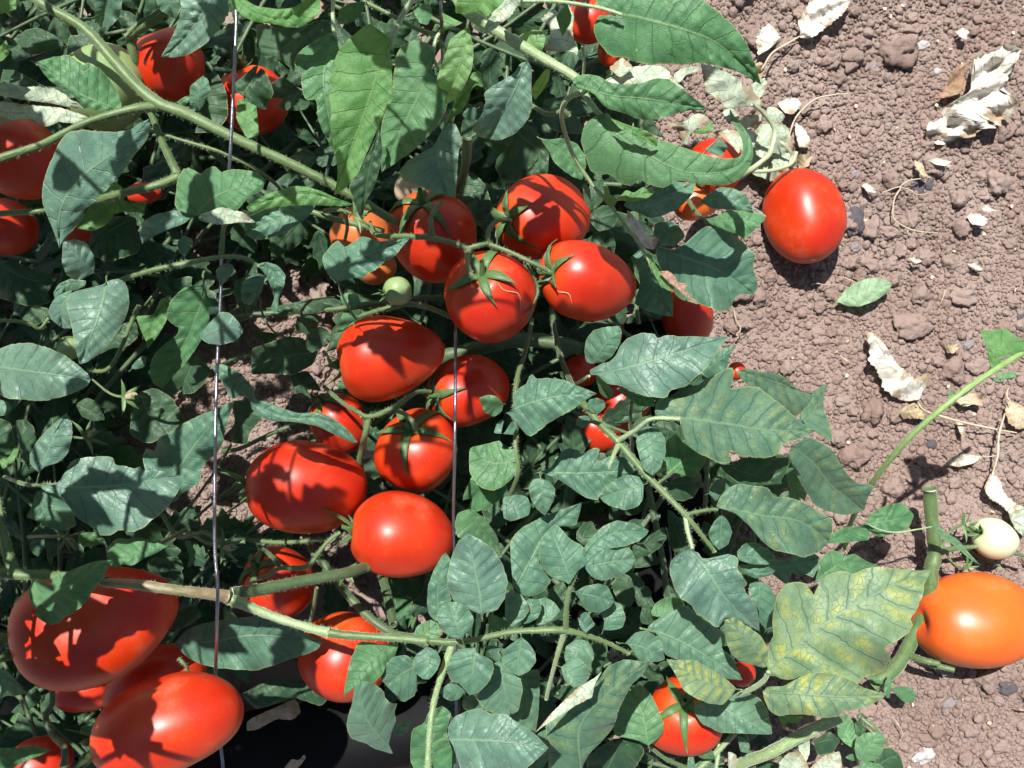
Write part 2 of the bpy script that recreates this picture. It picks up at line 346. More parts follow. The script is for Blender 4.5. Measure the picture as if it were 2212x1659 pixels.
# ---------------------------------------------------------------- leaf geometry
def leaf_core(mid, poly, nv, seed, NU=38, NF=9, NV=7, rag=.018):
    """px-space leaf: rows run along side veins from the midrib to the outline."""
    r = random.Random(seed)
    M = crs(mid, NU+1); L = np.linalg.norm(np.diff(M, axis=0), axis=1).sum()
    # outline: soften corners a little
    pl = np.asarray(poly, float); q = []
    for i in range(len(pl)):
        a, b = pl[i], pl[(i+1) % len(pl)]; q += [a*.91+b*.09, a*.09+b*.91]
    pl = np.array(q); A = pl; B = np.roll(pl, -1, 0); E = B - A
    T = np.gradient(M, axis=0); T /= np.linalg.norm(T, axis=1)[:, None] + 1e-9
    rows = [(0.035*i/NF, math.radians(168 - (168-78)*(i/NF))) for i in range(NF)]
    rows += [(.035 + (1-.035)*i/NU, math.radians(78 - 50*(i/NU)**1.3)) for i in range(NU+1)]
    us = np.array([x[0] for x in rows]); an = np.array([x[1] for x in rows])
    g = us*(NU); O = np.stack([np.interp(g, np.arange(NU+1), M[:, k]) for k in (0, 1)], 1)
    TT = np.stack([np.interp(g, np.arange(NU+1), T[:, k]) for k in (0, 1)], 1)
    Ws, Ds = [], []
    for sgn in (-1, 1):
        ca, sa = np.cos(an), np.sin(an)*sgn
        D = np.stack([TT[:, 0]*ca - TT[:, 1]*sa, TT[:, 0]*sa + TT[:, 1]*ca], 1)
        W = np.zeros(len(us))
        for i in range(len(us)):
            o, d = O[i], D[i]; AO = A - o
            den = d[0]*E[:, 1] - d[1]*E[:, 0]; den = np.where(abs(den) < 1e-9, 1e-9, den)
            t = (AO[:, 0]*E[:, 1] - AO[:, 1]*E[:, 0])/den; s = (AO[:, 0]*d[1] - AO[:, 1]*d[0])/den
            h = np.sort(t[(s >= 0) & (s < 1) & (t > 1e-3)])
            if len(h) % 2 == 1: W[i] = h[0]
            elif len(h) >= 2 and h[0] < L*.06: W[i] = h[1]
        k = np.r_[W[:1], W, W[-1:]]; W = .12*k[:-2] + .76*k[1:-1] + .12*k[2:]
        W = np.minimum(W, L*.75)*(1 + rag*np.array([r.uniform(-1, 1) for _ in W]))
        Ws.append(W); Ds.append(D)
    wm = max(Ws[0].max(), Ws[1].max(), 1e-3)
    vs = np.linspace(0, 1, NV+1); pts, uvv, par = [], [], []
    order = [(-1, k) for k in range(NV, 0, -1)] + [(0, 0)] + [(1, k) for k in range(1, NV+1)]
    for i in range(len(us)):
        for sgn, k in order:
            W, D = (Ws[0], Ds[0]) if sgn <= 0 else (Ws[1], Ds[1]); v = vs[k]
            p = O[i] + D[i]*W[i]*v
            pts.append(p); par.append((us[i], sgn*v, W[i]/wm if k else max(Ws[0][i], Ws[1][i])/wm))
    pts = np.array(pts); par = np.array(par); nc = 2*NV+1; nr = len(us)
    idx = np.arange(nr*nc).reshape(nr, nc)
    f = np.stack([idx[:-1, :-1], idx[:-1, 1:], idx[1:, 1:], idx[1:, :-1]], -1).reshape(-1, 4)
    a = pts[f]; ar = np.cross(a[:, 1]-a[:, 0], a[:, 2]-a[:, 0]) + np.cross(a[:, 2]-a[:, 0], a[:, 3]-a[:, 0])
    if ar.sum() > 0: f = f[:, ::-1]          # px y points down
    # loop uvs: side decides the phase of the veins
    col = np.tile(np.arange(nc-1), nr-1); ph0 = r.random()
    lu = par[f][:, :, 0]*nv + np.where(col < NV, .45, 0)[:, None] + ph0
    lv = par[f][:, :, 1]
    return dict(p=pts, par=par, f=f, L=L, wm=wm, uv=np.stack([lu, lv], -1).reshape(-1, 2), nv=nv, ph0=ph0, nc=nc, NV=NV, nr=nr)
def leaf_z(k, r, um, arch=None, cup=None, roll=None, wav=None, q=None, crump=0):
    """height over the base plane; um = metres per px"""
    u, v, wr = k['par'][:, 0], k['par'][:, 1], k['par'][:, 2]; L = k['L']*um; Wm = k['wm']*um
    arch = r.uniform(-.02, .19)*L if arch is None else arch
    cup = r.uniform(-.05, .30)*Wm if cup is None else cup
    roll = r.uniform(-.30, .30)*Wm if roll is None else roll
    wav = r.uniform(.10, .30)*Wm if wav is None else wav
    q = min(.0016, .028*L) if q is None else q
    V = v*wr; ph = u*k['nv'] + np.where(v < 0, .45, 0) + k['ph0']
    z = arch*4*u*(1-u) + roll*V - cup*V*V
    z += wav*np.sin(6.28*(u*r.uniform(1.5, 2.6) + r.random()) + np.sign(v)*1.3)*V*V
    z += wav*.5*np.sin(6.28*(u*r.uniform(3, 5) + r.random()) + np.sign(v))*abs(V)**3
    pil = abs(np.sin(np.pi*ph))**.6
    pil = pil*(.55 + .45*np.sin(k['p'][:, 0]*.031 + r.random()*6)*np.sin(k['p'][:, 1]*.037 + r.random()*6))
    z += q*(pil)*np.minimum(1, abs(v)*3.5)*(1 - abs(v)**5)
    z += q*.5*np.sin(k['p'][:, 0]*.21 + r.random()*6)*np.sin(k['p'][:, 1]*.23 + r.random()*6)*np.minimum(1, abs(v)*3)
    if crump:
        z += crump*Wm*.05*np.sin(k['p'][:, 0]*.31 + 2*np.sin(k['p'][:, 1]*.17))*np.sin(k['p'][:, 1]*.27 + 1.5*np.sin(k['p'][:, 0]*.19))
        f = r.uniform(.035, .055)
        z += crump*Wm*(np.sin(k['p'][:, 0]*f + 3*np.sin(k['p'][:, 1]*f*.7)) * np.sin(k['p'][:, 1]*f*1.3 + 2) + .45*np.sin(k['p'][:, 0]*f*2.1 + k['p'][:, 1]*f*1.6 + 2*np.sin(k['p'][:, 1]*f)))*.22
    return z
def tile(t, s):
    ox, oy = int(t[0])*553, int(t[1])*553
    return [(float(a)/3 + ox, float(b)/3 + oy) for a, b in (q.split(',') for q in s.split())]
def build_leaf(name, kind, z0, z1, mid, poly, parent, nv=None, opts=None, petiole=0, seed=0):
    r = random.Random(seed); opts = dict(opts or {})
    Lp = sum(math.dist(mid[i], mid[i+1]) for i in range(len(mid)-1))
    nv = nv or max(4, min(9, int(Lp/32)+3))
    small = Lp < 70
    rag = opts.pop('rag', .018)
    k = leaf_core(mid, poly, nv, seed, *( (22, 6, 5) if small else (44, 10, 8)), rag)
    zm = (z0+z1)/2; um = W0/2212*(CAMH-zm)/CAMH
    dz = leaf_z(k, r, um, **opts)
    z = z0 + (z1-z0)*k['par'][:, 0] + dz
    co = np.array([P(x, y, zz) for (x, y), zz in zip(k['p'], z)])
    c0 = np.array(P(*mid[0], z0))
    flat = (k['p'] - k['p'][0])*um*100
    fl = flat[k['f']].reshape(-1, 2)
    verts = co - c0; faces = k['f'].tolist(); mi = [0]*len(faces); uvt = k['uv']; fl = fl; mats = [ML[kind]]
    tube_uv = np.zeros((len(k['uv']), 2))
    if petiole:
        T = np.array(mid[0]) - np.array(mid[1]); T /= np.linalg.norm(T)+1e-9
        a0 = np.array(mid[0]) - T*Lp*.12; e = np.array(mid[0]) + T*petiole
        pp = [(*a0, z0+dz[0]*.2), (*mid[0], z0), (*((np.array(mid[0])+e)/2 + np.array([T[1], -T[0]])*petiole*.12), z0-.004), (*e, z0-.014)]
        wv = max(2.2, Lp*.022)
        tv, tf, tuv = tube_geo(pp, [wv*.45, wv*.8, wv*.9, wv], n=10, seg=6)
        n0 = len(verts); verts = np.vstack([verts, tv - c0]); faces += [[i+n0 for i in q] for q in tf]; mi += [1]*len(tf)
        z_ = np.zeros((len(tuv), 2)); uvt = np.vstack([uvt, z_]); fl = np.vstack([fl, z_]); tube_uv = np.vstack([tube_uv, tuv])
        mats.append(MS['l' if kind in 'l' else ('p' if kind in 'pt' else 's')])
    me = mesh(name, verts, faces, mats, True, {'vein': uvt, 'flat': fl, 'tube': tube_uv}, mi)
    o = obj(name, me, parent)
    pl = parent
    base = Vector((0, 0, 0))
    while pl is not None: base += Vector(pl.location); pl = pl.parent
    o.location = Vector(c0) - base
    return o
def tube_geo(pts, ws, n=None, seg=10, bumpy=0, seed=0, closed=True):
    """pts: (px,py,z); ws: widths in px -> world verts, faces, loop uvs"""
    pts = np.asarray(pts, float); n = n or max(6, len(pts)*7)
    S = crs(pts, n); wd = np.interp(np.linspace(0, 1, n), np.linspace(0, 1, len(ws)), ws)
    W = np.array([P(*s) for s in S]); um = W0/2212*(CAMH-S[:, 2])/CAMH
    R = wd*um/2; r = random.Random(seed)
    if bumpy: R = R*(1 + bumpy*np.array([mnoise.noise(Vector((i*.35, seed, 0))) for i in range(n)]))
    T = np.gradient(W, axis=0); T /= np.linalg.norm(T, axis=1)[:, None] + 1e-12
    up = np.array([0, 0, 1.0]); v, uvs = [], []
    for i in range(n):
        a = np.cross(T[i], up); la = np.linalg.norm(a); a = a/la if la > .05 else np.array([1.0, 0, 0]); b = np.cross(a, T[i])
        for j in range(seg):
            th = 2*math.pi*j/seg; v.append(W[i] + R[i]*(a*math.cos(th) + b*math.sin(th))*(1+(.05*math.cos(3*th+i*.1) if seg > 8 else 0)))
    f, lu = [], []
    Lc = np.r_[0, np.cumsum(np.linalg.norm(np.diff(W, axis=0), axis=1))]*100
    for i in range(n-1):
        for j in range(seg):
            f.append([i*seg+j, i*seg+(j+1) % seg, (i+1)*seg+(j+1) % seg, (i+1)*seg+j])
            lu += [(j/seg, Lc[i]), ((j+1)/seg, Lc[i]), ((j+1)/seg, Lc[i+1]), (j/seg, Lc[i+1])]
    a_, b_, c_ = np.array(v[0]), np.array(v[1]), np.array(v[seg+1])
    if np.dot(np.cross(b_-a_, c_-a_), a_-W[0]) < 0: f = [q[::-1] for q in f]; lu = [x for i in range(0, len(lu), 4) for x in lu[i:i+4][::-1]]
    f.append(list(range(seg))[::-1]); lu += [(0, 0)]*seg; f.append([(n-1)*seg+j for j in range(seg)]); lu += [(0, 0)]*seg
    return np.array(v), f, np.array(lu)
def build_tube(name, mat, pts, ws, parent=None, seg=12, bumpy=.12, seed=0):
    v, f, uv = tube_geo(pts, ws, None, seg, bumpy, seed)
    c0 = v[0].copy(); z = np.zeros((len(uv), 2))
    mi = None
    if ws[0] >= 6 and parent is not None and 'wilt' not in mat.name:      # fine hairs standing off the skin
        v = v.tolist(); n0 = len(v); r = random.Random(seed+3); nq = (n0//seg - 1); mi = [0]*len(f); nf = len(f)
        Lt = sum(math.dist(v[i*seg], v[(i+1)*seg]) for i in range(nq)); V_ = np.array(v)
        for _ in range(int(Lt*100*34)):
            i, j = r.randrange(nq), r.randrange(seg); A_ = V_[i*seg+j]; B_ = V_[(i+1)*seg+j]; D_ = V_[i*seg+(j+1) % seg]; t_ = r.random(); e_ = r.random()
            p = A_*(1-t_) + B_*t_ + (D_-A_)*e_; ctr = V_[i*seg:(i+1)*seg].mean(0)*(1-t_) + V_[(i+1)*seg:(i+2)*seg].mean(0)*t_
            N_ = p - ctr; N_ /= np.linalg.norm(N_)+1e-12; ax = (B_-A_)/(np.linalg.norm(B_-A_)+1e-12)
            d_ = N_ + ax*r.uniform(-.5, .5); q = p + d_*r.uniform(.0007, .0020); w_ = .00005
            k = len(v); v += [(p - ax*w_).tolist(), (p + ax*w_).tolist(), q.tolist()]; f.append([k, k+1, k+2]); mi.append(1)
        uv = np.vstack([uv, np.zeros((3*(len(f)-nf), 2))]); z = np.zeros((len(uv), 2)); v = np.array(v); mat = [mat, M_hair]
    me = mesh(name, v-c0, f, mat, True, {'tube': uv, 'vein': z, 'flat': z}, mi); o = obj(name, me, parent)
    base = Vector((0, 0, 0)); pl = parent
    while pl is not None: base += Vector(pl.location); pl = pl.parent
    o.location = Vector(c0) - base
    return o
# ---------------------------------------------------------------- tomatoes
def tomato(cx, cy, a, b, ang, tilt, z, kind, label, cal=1, seed=0, name='tomato', scar=0, crack=None, taper=.12):
    r = random.Random(seed*7+1)
    um = W0/2212*(CAMH-z)/CAMH; A, B = a*um, b*um; t = math.radians(tilt)
    q = max(A*A - (B*math.sin(t))**2, (.3*A)**2); Lh = math.sqrt(q)/max(math.cos(t), .15); Lh = min(max(Lh, B*.95), B*1.55)
    NR, NS = 34, 40; v, uvf = [], []; p1, p2, am = r.random()*6, r.random()*6, r.uniform(.018, .045)
    def prof(s):                               # s 0 (calyx) .. 1 (blossom)
        th = math.pi*s; x = -math.cos(th); rr = math.sin(th)**.86
        rr *= (1 - taper*x - .05*x*x)*1.0
        if x < 0: x -= 0
        d = math.exp(-(rr/.22)**2)*.16 if s < .5 else 0       # dimple at the stalk
        d2 = math.exp(-(rr/.10)**2)*(-.02) if s >= .5 else 0
        return x + d - d2*0, rr
    mx = max(prof(i/60)[1] for i in range(61))
    for i in range(NR+1):
        s = i/NR; x, rr = prof(s)
        for j in range(NS):
            th = 2*math.pi*j/NS
            k = 1 + am*math.cos(3*th+p1) + am*.6*math.cos(2*th+p2) + (.03*math.cos(5*th+p1)*math.exp(-(s/.16)**2))
            k *= 1 + .05*mnoise.noise(Vector((x*1.3 + seed*3, math.cos(th)*1.2, math.sin(th)*1.2)))
            v.append((x*Lh, rr/mx*B*k*math.cos(th) + .035*B*math.sin(2.2*x + p1), rr/mx*B*k*math.sin(th))); uvf.append((j/NS, s))
    f = [[i*NS+j, (i+1)*NS+j, (i+1)*NS+(j+1) % NS, i*NS+(j+1) % NS] for i in range(NR) for j in range(NS)]
    q0 = f[10*NS]; a_, b_, c_ = [Vector(v[i]) for i in q0[:3]]
    if (b_-a_).cross(c_-a_).dot(a_) < 0: f = [q_[::-1] for q_ in f]
    me = mesh(name, v, f, MF[kind], True, {'fruit': uvf})
    ca = math.radians(ang); X = Vector((math.cos(ca)*math.cos(t), math.sin(ca)*math.cos(t), -math.sin(t)))
    Yv = Vector((-math.sin(ca), math.cos(ca), 0)); Zv = X.cross(Yv)
    M = Matrix((X, Yv, Zv)).transposed().to_4x4(); M.translation = Vector(P(cx, cy, z))
    o = obj(name, me); o.matrix_world = M; tag(o, label, 'tomato')
    def surf(rad):                            # axial position of the skin at radius rad (in B units), stalk side
        best = min(range(0, 31), key=lambda i: abs(prof(i/60)[1]/mx - rad)); return prof(best/60)[0]*Lh
    if cal:
        hv, hf = [], []
        x0 = surf(.03)
        for i, (xx, rr) in enumerate([(-.02, .0), (-.05, .08), (-.02, .13), (.03, .12)]):
            for j in range(10): th = .628*j; hv.append((x0 + xx*B, rr*B*math.cos(th), rr*B*math.sin(th)))
        hf = [[i*10+j, i*10+(j+1) % 10, (i+1)*10+(j+1) % 10, (i+1)*10+j] for i in range(3) for j in range(10)]
        # stub of the fruit stalk
        n0 = len(hv); dirn = Vector((-1, r.uniform(-.3, .3), r.uniform(-.3, .3))).normalized()
        for i in range(5):
            c = Vector((x0, 0, 0)) + dirn*B*.10*i
            for j in range(10): th = .628*j; rr = B*(.075 - .006*i); hv.append((c.x, c.y + rr*math.cos(th), c.z + rr*math.sin(th)))
        hf += [[n0+i*10+j, n0+i*10+(j+1) % 10, n0+(i+1)*10+(j+1) % 10, n0+(i+1)*10+j] for i in range(4) for j in range(10)]
        z_ = [(0, 0)]*len(hv)
        cme = mesh('calyx', hv, hf, MS['c'], True, {'tube': z_}); co = obj('calyx', cme, o)
        ns = r.choice([5, 5, 6]); a0 = r.random()*6
        for k in range(ns):
            th = a0 + 6.283*k/ns + r.uniform(-.2, .2); Ls = (r.uniform(.72, 1.05) if tilt > 25 else r.uniform(.8, 1.15))*(1 if cal == 1 else cal); cur = r.uniform(.08, .5) if tilt > 28 else r.uniform(.6, 1.5); tw = r.uniform(-.25, .25)
            sv, su = [], []; n = 12
            for i in range(n+1):
                q_ = i/n; rad = .06 + Ls*q_*(1-.2*cur*q_); thh = th + tw*q_*q_; ax = surf(min(rad, .97)) - B*(.035 + cur*.5*q_**2.2)
                if tilt <= 25: rad = .05 + .62*Ls*q_*(1-.25*q_); ax = surf(.03) - B*(.05 + .75*Ls*abs(cur-.4)*q_**1.25)
                wd = B*.108*(math.sin(math.pi*min(1, q_*.62+.30))**1.2)*(1-q_**3)+B*.004
                for jj in (-1, 0, 1):
                    ww = wd*jj; sv.append((ax + (abs(jj)*-.02*B), rad*B*math.cos(thh) - ww*math.sin(thh), rad*B*math.sin(thh) + ww*math.cos(thh))); su.append((jj*.3+.5, q_*3))
            n1 = len(sv); sv += [(p[0]+B*.022, p[1], p[2]) for p in sv]; su += su
            sf = [[i*3+j, i*3+j+1, (i+1)*3+j+1, (i+1)*3+j] for i in range(n) for j in range(2)]
            sf += [[n1+c_ for c_ in q2[::-1]] for q2 in sf]
            for i in range(n): sf += [[i*3, (i+1)*3, n1+(i+1)*3, n1+i*3], [i*3+2, n1+i*3+2, n1+(i+1)*3+2, (i+1)*3+2]]
            obj('sepal', mesh('sepal', sv, sf, MS['c'], True, {'tube': su}), co)
    def line_on_skin(pts, wpx, mat, nm):      # (s, theta) path on the skin
        pv, pf = [], []; n = len(pts); seg = 6
        Q = []
        for s_, th in pts:
            x, rr = prof(s_); Q.append(Vector((x*Lh, rr/mx*B*math.cos(th), rr/mx*B*math.sin(th)))*1.0)
        for i, p in enumerate(Q):
            T = (Q[min(i+1, n-1)] - Q[max(i-1, 0)]).normalized(); N = p.normalized(); S = T.cross(N).normalized()
            e = math.sin(math.pi*(i+.3)/(n-.4))
            for j in range(seg):
                th = 6.283*j/seg; pv.append(p + (S*math.cos(th)*wpx*um + N*math.sin(th)*wpx*um*.45)*e)
        pf = [[i*seg+j, i*seg+(j+1) % seg, (i+1)*seg+(j+1) % seg, (i+1)*seg+j] for i in range(n-1) for j in range(seg)]
        obj(nm, mesh(nm, pv, pf, mat), o)
    for cr in (crack or []):
        line_on_skin(cr, 1.3, M_scar, 'skin_crack')
    if scar:
        sv = [(Lh*1.003, 0, 0)]; x1 = prof(.985)[0]*Lh
        for j in range(14): th = 6.283*j/14; k = B*.085*(1+.25*math.sin(3*th)); sv.append((Lh*.996, k*math.cos(th), k*.7*math.sin(th)))
        obj('blossom_scar', mesh('blossom_scar', sv, [[0, 1+j, 1+(j+1) % 14] for j in range(14)], M_scar2), o)
    return o
# ================================================================ plants (top-level things)
def plant(name, label, cat, x, y, group=None):
    return tag(empty(name, P(x, y, 0.0)), label, cat, group)
V = {
 'a': plant('tomato_vine', 'tomato vine whose long stem runs from the top left corner down past a wire', 'tomato vine', 345, 225),
 'b': plant('tomato_vine', 'tallest tomato vine, bright young leaves spreading over the top centre of the patch', 'tomato vine', 1170, 120),
 'c': plant('tomato_vine', 'tomato vine carrying the central clusters of red fruit between the two wires', 'tomato vine', 1010, 540),
 'd': plant('tomato_vine', 'tomato vine with a peeling brown stem and many small round grey green leaflets', 'tomato vine', 500, 1285),
 'e': plant('tomato_vine', 'tomato vine with yellow mottled leaves sprawling over the edge of the bare soil', 'tomato vine', 1460, 1100),
 'f': plant('tomato_vine', 'cut tomato vine stem lying on soil beside the white green fruit', 'tomato vine', 2012, 1060),
 'm': plant('bindweed', 'smooth green bindweed stem reaching over the soil to the right edge', 'bindweed', 1828, 1178),
 'k': plant('weed_seedling', 'bright green weed seedling with oval leaves below the yellowing leaf', 'weed', 1852, 1625),
 'j': plant('weed_seedling', 'small weed sprig on soil right of the yellowing leaf tips', 'weed', 1920, 1480),
 'h': plant('wilted_shoot', 'wilted pale curled tomato shoot lying next to the egg shaped fruit on soil', 'wilted shoot', 1650, 400),
}
K = dict(V)
